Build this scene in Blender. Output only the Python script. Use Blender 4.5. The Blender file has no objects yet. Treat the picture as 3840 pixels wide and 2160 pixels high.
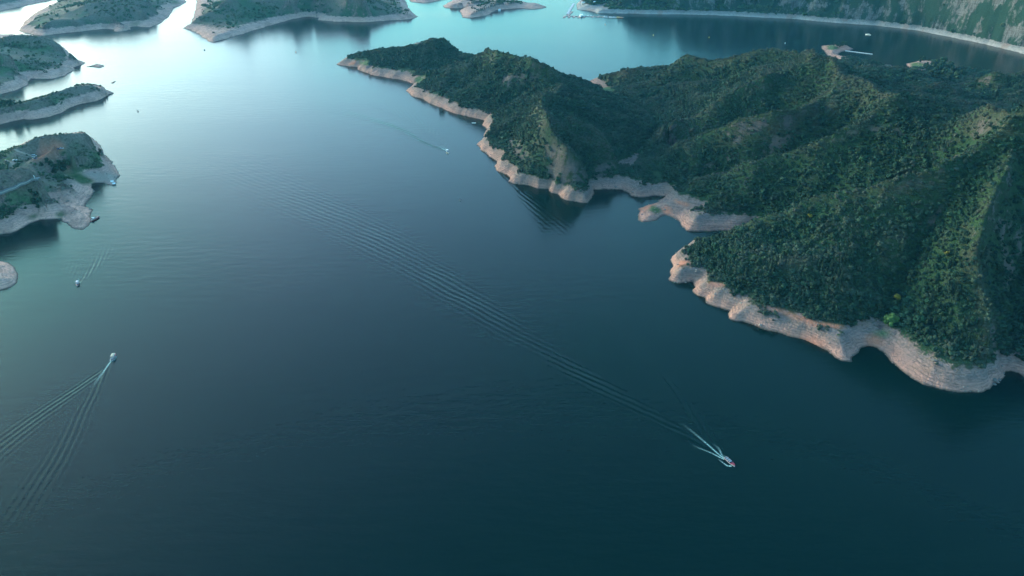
import bpy, bmesh, math, random
import numpy as np
from mathutils import Vector, Matrix

random.seed(7)
rng = np.random.default_rng(11)
R = math.radians
scene = bpy.context.scene
col = scene.collection

# ------------------------------------------------------------------ camera, sky, sun, exposure
CAM_H, PITCH, FPX = 300.0, R(28.0), 2846.0        # drone height, tilt, focal length in 3840-wide pixels
cam_d = bpy.data.cameras.new('camera')
cam_d.sensor_width = 36.0
cam_d.lens = FPX / 3840.0 * 36.0
cam_d.clip_start = 1.0
cam_d.clip_end = 20000.0
cam = bpy.data.objects.new('camera', cam_d)
col.objects.link(cam)
cam.location = (0, 0, CAM_H)
cam.rotation_euler = (math.pi / 2 - PITCH, 0, 0)
scene.camera = cam

SUN_EL, SUN_AZ = R(10.0), R(-58.0)                # azimuth measured from +Y towards +X
world = bpy.data.worlds.new('World')
scene.world = world
world.use_nodes = True
wt = world.node_tree
for n in list(wt.nodes): wt.nodes.remove(n)
w_out = wt.nodes.new('ShaderNodeOutputWorld')
w_bg = wt.nodes.new('ShaderNodeBackground')
w_sky = wt.nodes.new('ShaderNodeTexSky')
w_sky.sky_type = 'NISHITA'
w_sky.sun_disc = False
w_sky.sun_elevation = SUN_EL
w_sky.sun_rotation = SUN_AZ % (2 * math.pi)
w_sky.altitude = 300
w_sky.air_density = 1.0
w_sky.dust_density = 2.7
w_sky.ozone_density = 2.6
# thin even veil of soft evening cloud over the whole sky
w_geo = wt.nodes.new('ShaderNodeTexCoord')
w_sep = wt.nodes.new('ShaderNodeSeparateXYZ')
wt.links.new(w_geo.outputs['Generated'], w_sep.inputs[0])
def wmath(op, a, b):
    n = wt.nodes.new('ShaderNodeMath'); n.operation = op
    for i, v in enumerate((a, b)):
        if isinstance(v, (int, float)): n.inputs[i].default_value = v
        else: wt.links.new(v, n.inputs[i])
    return n.outputs[0]
w_zz = wmath('ADD', wmath('MAXIMUM', w_sep.outputs[2], 0.0), 0.16)
w_cmb = wt.nodes.new('ShaderNodeCombineXYZ')
wt.links.new(wmath('DIVIDE', w_sep.outputs[0], w_zz), w_cmb.inputs[0])
wt.links.new(wmath('DIVIDE', w_sep.outputs[1], w_zz), w_cmb.inputs[1])
w_noi = wt.nodes.new('ShaderNodeTexNoise')
w_noi.inputs['Scale'].default_value = 0.85
w_noi.inputs['Detail'].default_value = 3.0
w_off = wt.nodes.new('ShaderNodeVectorMath'); w_off.operation = 'ADD'; w_off.inputs[1].default_value = (23.68, -4.64, 5.37)
wt.links.new(w_cmb.outputs[0], w_off.inputs[0])
wt.links.new(w_off.outputs[0], w_noi.inputs['Vector'])
w_rmp = wt.nodes.new('ShaderNodeMapRange')
w_rmp.interpolation_type = 'SMOOTHSTEP'
w_rmp.inputs[1].default_value = 0.40; w_rmp.inputs[2].default_value = 0.66
w_rmp.inputs[3].default_value = 0.0; w_rmp.inputs[4].default_value = 1.0
wt.links.new(w_noi.outputs['Fac'], w_rmp.inputs[0])
w_mix = wt.nodes.new('ShaderNodeMix'); w_mix.data_type = 'RGBA'
wt.links.new(w_rmp.outputs[0], w_mix.inputs[0])
w_tint = wt.nodes.new('ShaderNodeMix'); w_tint.data_type = 'RGBA'; w_tint.blend_type = 'MULTIPLY'
w_tint.inputs[0].default_value = 1.0; w_tint.inputs[7].default_value = (0.43, 1.0, 0.90, 1)   # cool teal dusk
wt.links.new(w_sky.outputs[0], w_tint.inputs[6])
wt.links.new(w_tint.outputs[2], w_mix.inputs[6])
w_mix.blend_type = 'MULTIPLY'; w_mix.inputs[7].default_value = (2.5, 1.3, 1.42, 1)
wt.links.new(w_mix.outputs[2], w_bg.inputs[0])
w_bg.inputs[1].default_value = 0.15
wt.links.new(w_bg.outputs[0], w_out.inputs[0])

sun_d = bpy.data.lights.new('sun', 'SUN')
sun_d.energy = 0.65
sun_d.angle = R(24.0)
sun_d.color = (1.0, 0.82, 0.74)
sun = bpy.data.objects.new('sun', sun_d)
col.objects.link(sun)
sdir = Vector((math.sin(SUN_AZ) * math.cos(SUN_EL), math.cos(SUN_AZ) * math.cos(SUN_EL), math.sin(SUN_EL)))
sun.rotation_euler = sdir.to_track_quat('Z', 'Y').to_euler()
sun.location = (0, 0, 600)

scene.view_settings.view_transform = 'Standard'
scene.view_settings.look = 'None'
scene.view_settings.gamma = 1.0
scene.view_settings.exposure = 2.3
scene.view_settings.use_curve_mapping = False
scene.render.engine = 'CYCLES'
scene.cycles.use_denoising = True
scene.cycles.max_bounces = 6
scene.cycles.diffuse_bounces = 2
scene.cycles.glossy_bounces = 3
scene.cycles.volume_bounces = 1
scene.cycles.transparent_max_bounces = 12
scene.cycles.sample_clamp_indirect = 4.0

# ------------------------------------------------------------------ surveying helpers
SP, CP = math.sin(PITCH), math.cos(PITCH)
def ray(px, py):
    u, v = (px - 1920.0) / FPX, (1080.0 - py) / FPX
    return u, CP + v * SP, -SP + v * CP
def at(px, py, h=0.0):
    """ground position of a sight line at height h"""
    x, y, z = ray(px, py)
    t = (CAM_H - h) / -z
    return (x * t, y * t, h)
def atd(px, dist, h):
    """position on the bearing of column px at a ground distance (north) and height"""
    depth = dist * CP + (CAM_H - h) * SP
    return ((px - 1920.0) / FPX * depth, dist, h)
def proj(x, y, z):
    depth = y * CP + (CAM_H - z) * SP
    up = y * SP - (CAM_H - z) * CP
    return 1920.0 + FPX * x / depth, 1080.0 - FPX * up / depth

def _hash(ix, iy, s):
    n = (ix * 374761393 + iy * 668265263 + s * 974634777) & 0xFFFFFFFF
    n = ((n ^ (n >> 13)) * 1274126177) & 0xFFFFFFFF
    return ((n ^ (n >> 16)) & 0xFFFF) / 65535.0
def vnoise(x, y, s=0):
    x = np.asarray(x, float); y = np.asarray(y, float)
    ix, iy = np.floor(x).astype(np.int64), np.floor(y).astype(np.int64)
    fx, fy = x - ix, y - iy
    fx = fx * fx * fx * (fx * (fx * 6 - 15) + 10); fy = fy * fy * fy * (fy * (fy * 6 - 15) + 10)
    a, b = _hash(ix, iy, s), _hash(ix + 1, iy, s)
    c, d = _hash(ix, iy + 1, s), _hash(ix + 1, iy + 1, s)
    return (a + (b - a) * fx) * (1 - fy) + (c + (d - c) * fx) * fy
def fbm(x, y, s=0, o=4):
    t, amp, k = 0.0, 0.5, 1.0
    for i in range(o):
        t = t + amp * (vnoise(x * k + 13.7 * i, y * k - 7.3 * i, s + i) * 2 - 1)
        amp *= 0.5; k *= 2.03
    return t
def box_blur(a, r):
    for ax in (0, 1):
        p = np.concatenate([np.repeat(np.take(a, [0], ax), r, ax), a, np.repeat(np.take(a, [-1], ax), r + 1, ax)], ax)
        c = np.cumsum(p, ax)
        n = a.shape[ax]
        a = (np.take(c, range(2 * r, 2 * r + n), ax) - np.take(np.concatenate([np.zeros_like(np.take(c, [0], ax)), c], ax), range(0, n), ax)) / (2 * r + 1)
    return a
def inside(poly, X, Y):
    r = np.zeros(X.shape, bool)
    n = len(poly)
    for i in range(n):
        x1, y1 = poly[i][:2]; x2, y2 = poly[(i + 1) % n][:2]
        if y1 == y2: continue
        c = ((y1 > Y) != (y2 > Y)) & (X < (x2 - x1) * (Y - y1) / (y2 - y1) + x1)
        r ^= c
    return r
def shore_dist(poly, X, Y):
    best = np.full(X.shape, 1e9); wid = np.zeros(X.shape)
    n = len(poly)
    for i in range(n):
        x1, y1, w1 = poly[i]; x2, y2, w2 = poly[(i + 1) % n]
        dx, dy = x2 - x1, y2 - y1
        L = dx * dx + dy * dy + 1e-9
        t = np.clip(((X - x1) * dx + (Y - y1) * dy) / L, 0, 1)
        d = np.hypot(X - x1 - t * dx, Y - y1 - t * dy)
        m = d < best
        best = np.where(m, d, best); wid = np.where(m, w1 + (w2 - w1) * t, wid)
    return best, wid

RING = 10.0           # drawdown ring: bare rock below this height above the water
class Land:
    """height field from a surveyed shoreline, crest and valley lines"""
    def __init__(s, shore, lines, step, rough=3.0, seed=0, warp=3.0, post=None, ring=RING, relief=45.0, sharp=0.25):
        P = [(*at(p[0], p[1])[:2], p[2]) for p in shore]
        s.step = step
        xs = [p[0] for p in P]; ys = [p[1] for p in P]
        m = 14
        s.x0, s.y0 = min(xs) - m, min(ys) - m
        nx, ny = int((max(xs) + m - s.x0) / step) + 2, int((max(ys) + m - s.y0) / step) + 2
        s.nx, s.ny = nx, ny
        X, Y = np.meshgrid(s.x0 + np.arange(nx) * step, s.y0 + np.arange(ny) * step)
        s.X, s.Y = X, Y
        WX = X + warp * fbm(X / 14, Y / 14, seed + 3, 4); WY = Y + warp * fbm(X / 14, Y / 14, seed + 9, 4)
        ins = inside(P, WX, WY)
        d, w = shore_dist(P, WX, WY)
        w = np.maximum(w * 0.85 * (1 + 0.75 * fbm(X / 40, Y / 40, seed + 21, 3)), 1.5)
        sd = np.where(ins, d, -d)
        f = np.clip(sd / w, 0, 1)
        bank = ring * f ** 0.85
        # constraint raster
        fixm = ~(ins & (d >= w)); val = np.where(ins, bank, 0.0)
        for ln in lines:
            pts = [np.array(p, float) for p in ln]
            for a, b in zip(pts[:-1], pts[1:]):
                k = max(2, int(np.hypot(*(b - a)[:2]) / (step * 0.6)))
                for t in np.linspace(0, 1, k):
                    q = a + (b - a) * t
                    i, j = int(round((q[1] - s.y0) / step)), int(round((q[0] - s.x0) / step))
                    if 0 <= i < ny and 0 <= j < nx and ins[i, j]:
                        fixm[i, j] = True; val[i, j] = min(q[2], val[i, j]) if (d[i, j] < w[i, j] and q[2] > bank[i, j] + 14) else q[2]
        h = s._solve(fixm, val)
        # soften the creases slightly, then add relief
        h = 0.8 * h + 0.2 * box_blur(h, max(1, int(3 / step)))
        h = h + sharp * (h - box_blur(box_blur(h, int(16 / step)), int(16 / step))) * np.clip((sd - w) / 30.0, 0, 1)
        env = np.clip((h - ring * 0.6) / 18.0, 0, 1) * np.clip((sd - w * 0.7) / 25.0, 0, 1)
        n = fbm(X / relief, Y / relief, seed + 31, 5)
        rid = 1 - np.abs(fbm(X / (relief * 1.6), Y / (relief * 1.6), seed + 41, 3)) * 2.4
        h = h + env * rough * (n * 1.5 + (rid - 0.5) * 0.9)
        h = np.where(ins, np.maximum(h, bank * 0.6 + 0.05), h)
        sm = np.where(ins, h, np.maximum(-0.35 * d, -6.0) - 0.05)
        bn = np.clip(sd / 4.0, 0, 1) * np.clip((ring + 3 - sm) / 6.0, 0, 1)
        sm = sm + bn * (0.9 * fbm(X / 7, Y / 7, seed + 51, 3))
        if post: sm = post(s, sm, sd, w)
        s.h, s.sd, s.ins = sm, sd, ins
        s.curv = (sm - box_blur(sm, max(2, int(22 / step))))
        s.crest = box_blur(sm, 1) - box_blur(sm, max(2, int(9 / step)))
        gy, gx = np.gradient(sm, step)
        s.slope = np.hypot(gx, gy)
    def _solve(s, fix, val):
        levels = []
        f, v = fix, val
        while min(f.shape) > 24 and len(levels) < 6:
            levels.append((f, v))
            ny, nx = (f.shape[0] + 1) // 2, (f.shape[1] + 1) // 2
            fp = np.pad(f, ((0, ny * 2 - f.shape[0]), (0, nx * 2 - f.shape[1])), constant_values=False)
            vp = np.pad(v, ((0, ny * 2 - f.shape[0]), (0, nx * 2 - f.shape[1])))
            fb = fp.reshape(ny, 2, nx, 2).astype(float); vb = vp.reshape(ny, 2, nx, 2)
            cnt = fb.sum((1, 3))
            v = np.where(cnt > 0, (fb * vb).sum((1, 3)) / np.maximum(cnt, 1), 0); f = cnt > 0
        levels.append((f, v))
        h = None
        for f, v in levels[::-1]:
            if h is None: h = np.where(f, v, v[f].mean() if f.any() else 0.0); it = 400
            else:
                h = np.repeat(np.repeat(h, 2, 0), 2, 1)[:f.shape[0], :f.shape[1]]; it = 70
            h = np.where(f, v, h)
            for _ in range(it):
                p = np.pad(h, 1, mode='edge')
                h = np.where(f, v, 0.25 * (p[:-2, 1:-1] + p[2:, 1:-1] + p[1:-1, :-2] + p[1:-1, 2:]))
        return h
    def z(s, x, y):
        x = np.asarray(x, float); y = np.asarray(y, float)
        fx = np.clip((x - s.x0) / s.step, 0, s.nx - 1.001); fy = np.clip((y - s.y0) / s.step, 0, s.ny - 1.001)
        j, i = fx.astype(int), fy.astype(int); fx = fx - j; fy = fy - i
        h = s.h
        return (h[i, j] * (1 - fx) + h[i, j + 1] * fx) * (1 - fy) + (h[i + 1, j] * (1 - fx) + h[i + 1, j + 1] * fx) * fy
    def samp(s, a, x, y):
        j = np.clip(((x - s.x0) / s.step).round().astype(int), 0, s.nx - 1); i = np.clip(((y - s.y0) / s.step).round().astype(int), 0, s.ny - 1)
        return a[i, j]
    def drape(s, px, py):
        """where the sight line of a pixel meets this land"""
        x, y, z = ray(px, py)
        t0 = (CAM_H - 260) / -z; t1 = CAM_H / -z
        t = np.linspace(t0, t1, 1500)
        X, Y, Z = x * t, y * t, CAM_H + z * t
        inb = (X > s.x0) & (X < s.x0 + s.step * (s.nx - 1)) & (Y > s.y0) & (Y < s.y0 + s.step * (s.ny - 1))
        hit = np.where(inb & (Z <= np.maximum(s.z(X, Y), 0)))[0]
        k = hit[0] if len(hit) else len(t) - 1
        return float(X[k]), float(Y[k]), float(max(s.z(X[k], Y[k]), 0.0))
    def build(s, name, mat, label, attrs):
        keep = box_blur((s.h > -3.0).astype(float), 1) > 0.01
        q = keep[:-1, :-1] & keep[1:, :-1] & keep[:-1, 1:] & keep[1:, 1:]
        idx = np.full(s.h.shape, -1)
        use = np.zeros(s.h.shape, bool)
        use[:-1, :-1] |= q; use[1:, :-1] |= q; use[:-1, 1:] |= q; use[1:, 1:] |= q
        idx[use] = np.arange(use.sum())
        V = np.stack([s.X[use], s.Y[use], s.h[use]], 1)
        i, j = np.where(q)
        Fc = np.stack([idx[i, j], idx[i, j + 1], idx[i + 1, j + 1], idx[i + 1, j]], 1)
        me = bpy.data.meshes.new(name)
        me.vertices.add(len(V)); me.vertices.foreach_set('co', V.astype(np.float32).ravel())
        me.loops.add(len(Fc) * 4); me.loops.foreach_set('vertex_index', Fc.astype(np.int32).ravel())
        me.polygons.add(len(Fc)); me.polygons.foreach_set('loop_start', (np.arange(len(Fc)) * 4).astype(np.int32))
        me.update(); me.validate()
        me.polygons.foreach_set('use_smooth', np.ones(len(me.polygons), bool))
        for k, a in attrs.items():
            at_ = me.attributes.new(k, 'FLOAT', 'POINT'); at_.data.foreach_set('value', a[use].astype(np.float32))
        me.materials.append(mat)
        o = bpy.data.objects.new(name, me); col.objects.link(o)
        o['kind'] = 'structure'; o['label'] = label
        return o
    def patch(s, polys, rag=6.0, seed=5):
        """soil or grass patches outlined on the ground, with a ragged edge"""
        px, py = proj(s.X, s.Y, s.h)
        px = px + rag * 1.5 * fbm(s.X / 9, s.Y / 9, seed, 3); py = py + rag * fbm(s.X / 9, s.Y / 9, seed + 7, 3)
        m = np.zeros(s.h.shape)
        for pl in polys: m = np.maximum(m, inside(pl, px, py).astype(float))
        return box_blur(m, 1)

# ------------------------------------------------------------------ materials
def new_mat(name):
    m = bpy.data.materials.new(name); m.use_nodes = True
    for n in list(m.node_tree.nodes): m.node_tree.nodes.remove(n)
    return m
class NT:
    def __init__(s, mat): s.t = mat.node_tree; s.N = s.t.nodes
    def link(s, a, b): s.t.links.new(a, b)
    def put(s, sock, v):
        if isinstance(v, (int, float)): sock.default_value = v
        elif isinstance(v, (tuple, list)): sock.default_value = (*v, 1.0) if len(v) == 3 and sock.type == 'RGBA' else v
        else: s.link(v, sock)
    def math(s, op, a, b=0.0, c=None):
        n = s.N.new('ShaderNodeMath'); n.operation = op
        s.put(n.inputs[0], a); s.put(n.inputs[1], b)
        if c is not None: s.put(n.inputs[2], c)
        return n.outputs[0]
    def mix(s, f, a, b):
        n = s.N.new('ShaderNodeMix'); n.data_type = 'RGBA'
        s.put(n.inputs[0], f); s.put(n.inputs[6], a); s.put(n.inputs[7], b)
        return n.outputs[2]
    def noise(s, vec, scale, detail=3.0, rough=0.55):
        n = s.N.new('ShaderNodeTexNoise')
        if vec is not None: s.link(vec, n.inputs['Vector'])
        n.inputs['Scale'].default_value = scale; n.inputs['Detail'].default_value = detail; n.inputs['Roughness'].default_value = rough
        return n.outputs['Fac']
    def rng(s, v, a, b, c=0.0, d=1.0, smooth=True):
        n = s.N.new('ShaderNodeMapRange'); n.interpolation_type = 'SMOOTHSTEP' if smooth else 'LINEAR'
        s.put(n.inputs[0], v)
        for i, q in enumerate((a, b, c, d)): n.inputs[i + 1].default_value = q
        return n.outputs[0]
    def attr(s, name, typ='GEOMETRY'):
        n = s.N.new('ShaderNodeAttribute'); n.attribute_name = name; n.attribute_type = typ
        return n
    def pos(s):
        return s.N.new('ShaderNodeNewGeometry').outputs['Position']
    def vmul(s, v, k):
        n = s.N.new('ShaderNodeVectorMath'); n.operation = 'MULTIPLY'
        s.link(v, n.inputs[0]); n.inputs[1].default_value = k
        return n.outputs[0]
    def sep(s, v):
        n = s.N.new('ShaderNodeSeparateXYZ'); s.link(v, n.inputs[0]); return n.outputs
    def bump(s, h, strength=1.0, dist=1.0):
        n = s.N.new('ShaderNodeBump'); n.inputs['Strength'].default_value = strength; n.inputs['Distance'].default_value = dist
        s.link(h, n.inputs['Height']); return n.outputs[0]
    def bsdf(s, color, rough=0.8, normal=None, **kw):
        b = s.N.new('ShaderNodeBsdfPrincipled')
        s.put(b.inputs['Base Color'], color); s.put(b.inputs['Roughness'], rough)
        if normal is not None: s.link(normal, b.inputs['Normal'])
        for k, v in kw.items(): s.put(b.inputs[k.replace('_', ' ')], v)
        return b
    def out(s, sh, vol=None):
        o = s.N.new('ShaderNodeOutputMaterial'); s.link(sh, o.inputs['Surface'])

def plain(name, color, rough=0.6, var=0.15, scale=1.5, metallic=0.0):
    m = new_mat(name); t = NT(m)
    n = t.noise(t.pos(), scale, 3)
    c = t.mix(t.rng(n, 0.3, 0.7), tuple(v * (1 - var) for v in color), tuple(min(1, v * (1 + var)) for v in color))
    b = t.bsdf(c, rough, Metallic=metallic); t.out(b.outputs[0]); return m

def terrain_mat(name, green, lush, brown, rock_hi, rock_lo, brown_bias=0.5, veg_scale=1.0, rock_face=0.0):
    m = new_mat(name); t = NT(m)
    p = t.pos(); z = t.sep(p)[2]
    nz = t.sep(t.N.new('ShaderNodeNewGeometry').outputs['Normal'])[2]
    big = t.noise(p, 0.012 * veg_scale, 4); mid = t.noise(p, 0.06 * veg_scale, 4); fine = t.noise(p, 0.45, 4, 0.65)
    edge = t.math('ADD', t.math('MULTIPLY', t.math('SUBTRACT', t.noise(p, 0.11, 4, 0.6), 0.5), 9.0), t.math('MULTIPLY', t.math('SUBTRACT', fine, 0.5), 4.0))
    above = t.rng(t.math('ADD', z, edge), RING - 0.8, RING + 1.2)
    dry = t.attr('dry').outputs['Fac']
    bmix = t.rng(t.math('ADD', t.math('MULTIPLY', big, 0.5), t.math('ADD', t.math('MULTIPLY', mid, 0.6), t.math('MULTIPLY', dry, 0.35))), 0.62 - 0.2 * brown_bias, 0.90 - 0.2 * brown_bias)
    veg = t.mix(t.rng(mid, 0.35, 0.65), green, lush)
    veg = t.mix(bmix, veg, brown)
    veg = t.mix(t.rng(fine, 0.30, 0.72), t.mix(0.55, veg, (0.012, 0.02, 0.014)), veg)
    # bare rock: warm and pale by the water, greyer and darker up the bank, thin bedding
    zw = t.math('ADD', z, t.math('MULTIPLY', t.math('SUBTRACT', mid, 0.5), 5.0))
    rock = t.mix(t.rng(zw, 1.0, 8.0), rock_lo, rock_hi)
    sv = t.vmul(p, (0.05, 0.05, 0.8))
    bed = t.noise(sv, 1.0, 5, 0.7)
    rock = t.mix(t.rng(bed, 0.34, 0.56, 0.5, 0.0), rock, tuple(v * 0.42 for v in rock_hi))
    crack = t.noise(t.vmul(p, (0.30, 0.30, 0.05)), 1.0, 4, 0.7)
    rock = t.mix(t.rng(crack, 0.34, 0.46, 0.55, 0.0), rock, (0.09, 0.085, 0.08))
    rock = t.mix(t.rng(fine, 0.35, 0.75, 0.0, 0.35), rock, tuple(min(1, v * 1.35) for v in rock_lo))
    rock = t.mix(t.math('MULTIPLY', t.rng(t.noise(p, 0.035, 3), 0.52, 0.66), 0.55), rock, (0.30, 0.17, 0.135))
    vor = t.N.new('ShaderNodeTexVoronoi'); vor.feature = 'DISTANCE_TO_EDGE'; vor.inputs['Scale'].default_value = 1.0
    vw = t.N.new('ShaderNodeVectorMath'); vw.operation = 'ADD'
    t.link(t.vmul(p, (0.21, 0.21, 0.9)), vw.inputs[0]); t.link(t.vmul(t.N.new('ShaderNodeTexNoise').outputs['Color'], (2.2, 2.2, 2.2)), vw.inputs[1])
    t.link(vw.outputs[0], vor.inputs['Vector'])
    joint = t.rng(vor.outputs['Distance'], 0.0, 0.10, 1.0, 0.0)
    rock = t.mix(t.math('MULTIPLY', t.math('MULTIPLY', joint, t.rng(t.noise(p, 0.09, 3), 0.42, 0.60)), 0.38), rock, tuple(v * 0.28 for v in rock_hi))
    rings = t.math('SINE', t.math('ADD', t.math('MULTIPLY', z, 4.6), t.math('MULTIPLY', t.noise(p, 0.05, 3), 9.0)))
    rock = t.mix(t.math('MULTIPLY', t.rng(rings, 0.1, 0.95), t.rng(t.noise(p, 0.13, 3), 0.38, 0.6, 0.05, 0.42)), rock, tuple(v * 0.5 for v in rock_hi))
    wet = t.rng(z, 0.15, 0.9, 0.85, 0.0)
    rock = t.mix(wet, rock, (0.07, 0.055, 0.045))
    # steep faces above the ring show rock through the scrub
    steep = t.math('MULTIPLY', t.rng(nz, 0.80 - 0.1 + rock_face * 0.1, 0.58 + rock_face * 0.1, 0, 1), t.rng(t.noise(t.vmul(p, (0.05, 0.05, 0.06) if rock_face < 0.5 else (0.034, 0.034, 0.020)), 1.0, 5, 0.68), 0.49, 0.58))
    cliffc = t.mix(t.rng(crack, 0.35, 0.6), (0.085, 0.075, 0.07), tuple(v * (0.8 if rock_face > 0 else 0.62) for v in rock_hi))
    cliffc = t.mix(t.rng(bed, 0.40, 0.55, 0.6, 0.0), cliffc, (0.07, 0.06, 0.055))
    steep = t.math('MAXIMUM', steep, t.math('MULTIPLY', t.attr('cliff').outputs['Fac'], t.rng(t.noise(t.vmul(p, (0.09, 0.09, 0.05)), 1.0, 4), 0.40, 0.52)))
    veg = t.mix(steep, veg, cliffc)
    c = t.mix(above, rock, veg)
    red = t.attr('red').outputs['Fac']
    c = t.mix(t.math('MULTIPLY', red, 0.95), c, t.mix(fine, (0.40, 0.12, 0.07), (0.60, 0.24, 0.16)))
    gr = t.attr('grass').outputs['Fac']
    c = t.mix(gr, c, t.mix(t.rng(t.noise(p, 0.25, 4), 0.35, 0.65), (0.045, 0.088, 0.035), (0.095, 0.125, 0.055)))
    ba = t.attr('bare').outputs['Fac']
    c = t.mix(t.math('MULTIPLY', ba, 0.9), c, t.mix(fine, (0.30, 0.22, 0.18), (0.44, 0.35, 0.30)))
    hgt = t.math('ADD', t.math('MULTIPLY', t.math('SUBTRACT', t.math('MULTIPLY', fine, 1.0), t.math('MULTIPLY', joint, 0.25)), 1.6), t.math('ADD', t.math('MULTIPLY', bed, 0.8), t.math('MULTIPLY', crack, 0.9)))
    b = t.bsdf(c, 0.95, t.bump(hgt, 0.9, 1.0), Specular_IOR_Level=0.15)
    t.out(b.outputs[0]); return m

def leaf_mat(name, c_dark, c_light, c_dry, instancer=True, trans=0.0):
    m = new_mat(name); t = NT(m)
    oi = t.N.new('ShaderNodeObjectInfo')
    if instancer:
        dry = t.attr('dry', 'INSTANCER').outputs['Fac']; rnd = t.attr('rnd', 'INSTANCER').outputs['Fac']
    else:
        rnd = oi.outputs['Random']; dry = 0.0
    loc = oi.outputs['Location']
    big = t.noise(loc, 0.017, 3)
    k = t.math('ADD', t.math('MULTIPLY', rnd, 0.42), t.math('MULTIPLY', big, 0.5))
    if instancer: k = t.math('ADD', k, t.math('MULTIPLY', dry, 0.45))  # crest scrub lighter, hollow scrub darker: relief shading added to leaf tone
    c = t.mix(t.rng(k, 0.28, 0.95), c_dark, c_light)
    if instancer:
        c = t.mix(t.math('MULTIPLY', dry, 0.9), c, c_dry)
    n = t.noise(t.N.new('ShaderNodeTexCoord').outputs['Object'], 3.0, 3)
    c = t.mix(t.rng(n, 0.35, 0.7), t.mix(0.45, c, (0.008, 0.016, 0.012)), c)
    b = t.bsdf(c, 0.8, Specular_IOR_Level=0.2)
    t.out(b.outputs[0]); return m

def water_mat():
    m = new_mat('lake_water'); t = NT(m)
    p = t.pos()
    a1 = t.noise(t.vmul(p, (0.055, 0.16, 0.1)), 1.0, 3, 0.5)
    a2 = t.noise(t.vmul(p, (0.25, 0.55, 0.3)), 1.0, 2, 0.5)
    patch = t.rng(t.noise(t.vmul(p, (0.0022, 0.0045, 0.003)), 1.0, 3), 0.35, 0.65, 0.35, 1.25)
    rip = t.math('MULTIPLY', patch, t.math('ADD', t.math('MULTIPLY', a1, 0.18), t.math('MULTIPLY', a2, 0.055)))
    ph = t.attr('phase').outputs['Fac']; am = t.attr('amp').outputs['Fac']
    jit = t.math('MULTIPLY', t.noise(t.vmul(p, (0.022, 0.022, 0.1)), 1.0, 4, 0.6), 7.0)
    am = t.math('MULTIPLY', am, t.rng(t.noise(t.vmul(p, (0.012, 0.012, 0.1)), 1.0, 3), 0.36, 0.62, 0.6, 1.1))
    wave = t.math('MULTIPLY', am, t.math('SINE', t.math('ADD', ph, jit)))
    hgt = t.math('ADD', rip, wave)
    body = t.mix(t.rng(t.noise(t.vmul(p, (0.0016, 0.0016, 0.1)), 1.0, 2), 0.35, 0.65), (0.0, 0.0085, 0.009), (0.0, 0.0105, 0.0085))
    b = t.bsdf(body, 0.17, t.bump(hgt, 1.0, 1.0), IOR=1.185)
    t.out(b.outputs[0]); return m

def foam_mat():
    m = new_mat('wake_foam'); t = NT(m)
    al = t.attr('foam').outputs['Fac']
    n = t.noise(t.vmul(t.pos(), (1.0, 1.0, 1.0)), 0.9, 4, 0.65)
    d = t.bsdf((0.38, 0.56, 0.52), 0.7)
    tr = t.N.new('ShaderNodeBsdfTransparent')
    mx = t.N.new('ShaderNodeMixShader')
    t.link(t.math('MULTIPLY', al, t.rng(n, 0.3, 0.6, 0.35, 1.0)), mx.inputs[0]); t.link(tr.outputs[0], mx.inputs[1]); t.link(d.outputs[0], mx.inputs[2])
    t.out(mx.outputs[0]); return m

M = {}
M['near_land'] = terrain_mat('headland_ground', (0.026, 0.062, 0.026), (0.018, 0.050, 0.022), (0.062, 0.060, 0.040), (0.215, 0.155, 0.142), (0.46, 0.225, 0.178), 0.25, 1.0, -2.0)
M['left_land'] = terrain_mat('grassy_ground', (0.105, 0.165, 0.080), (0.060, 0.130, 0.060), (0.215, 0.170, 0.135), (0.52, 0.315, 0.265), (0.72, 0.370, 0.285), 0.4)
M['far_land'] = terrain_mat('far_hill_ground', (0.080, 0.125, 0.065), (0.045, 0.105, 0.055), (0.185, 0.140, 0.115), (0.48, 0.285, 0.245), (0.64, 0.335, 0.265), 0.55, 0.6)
M['cliff_land'] = terrain_mat('far_cliff_ground', (0.028, 0.062, 0.042), (0.018, 0.052, 0.036), (0.060, 0.065, 0.055), (0.23, 0.215, 0.215), (0.42, 0.355, 0.33), 0.1, 0.35, 0.5)
M['water'] = water_mat()
M['foam'] = foam_mat()
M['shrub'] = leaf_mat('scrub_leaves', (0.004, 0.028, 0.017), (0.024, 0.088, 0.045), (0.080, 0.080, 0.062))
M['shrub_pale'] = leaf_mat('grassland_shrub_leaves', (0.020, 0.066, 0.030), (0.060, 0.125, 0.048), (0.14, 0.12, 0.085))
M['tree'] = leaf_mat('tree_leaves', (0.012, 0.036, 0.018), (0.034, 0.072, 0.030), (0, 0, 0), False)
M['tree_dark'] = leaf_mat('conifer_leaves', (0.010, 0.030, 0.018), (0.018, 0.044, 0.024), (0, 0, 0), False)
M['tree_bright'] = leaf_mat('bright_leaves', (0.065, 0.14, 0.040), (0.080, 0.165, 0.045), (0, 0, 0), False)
M['tree_yellow'] = leaf_mat('yellow_leaves', (0.24, 0.19, 0.025), (0.28, 0.22, 0.03), (0, 0, 0), False)
M['bark'] = plain('bark', (0.09, 0.065, 0.05), 0.9)

# ------------------------------------------------------------------ the water
def sheet(name, x0, x1, y0, y1, z, mat):
    me = bpy.data.meshes.new(name)
    me.from_pydata([(x0, y0, z), (x1, y0, z), (x1, y1, z), (x0, y1, z)], [], [(0, 1, 2, 3)])
    me.materials.append(mat)
    o = bpy.data.objects.new(name, me); col.objects.link(o); return o
lake = sheet('lake_water', -3600, 3600, -900, 5200, 0.0, M['water'])
lake['kind'] = 'structure'; lake['label'] = 'calm teal reservoir water between the hills'

# ------------------------------------------------------------------ the land (survey points: pixel column, row, height or bank width)
def L(*pts): return [at(*p) for p in pts]
def D(*pts): return [atd(*p) for p in pts]

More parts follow.
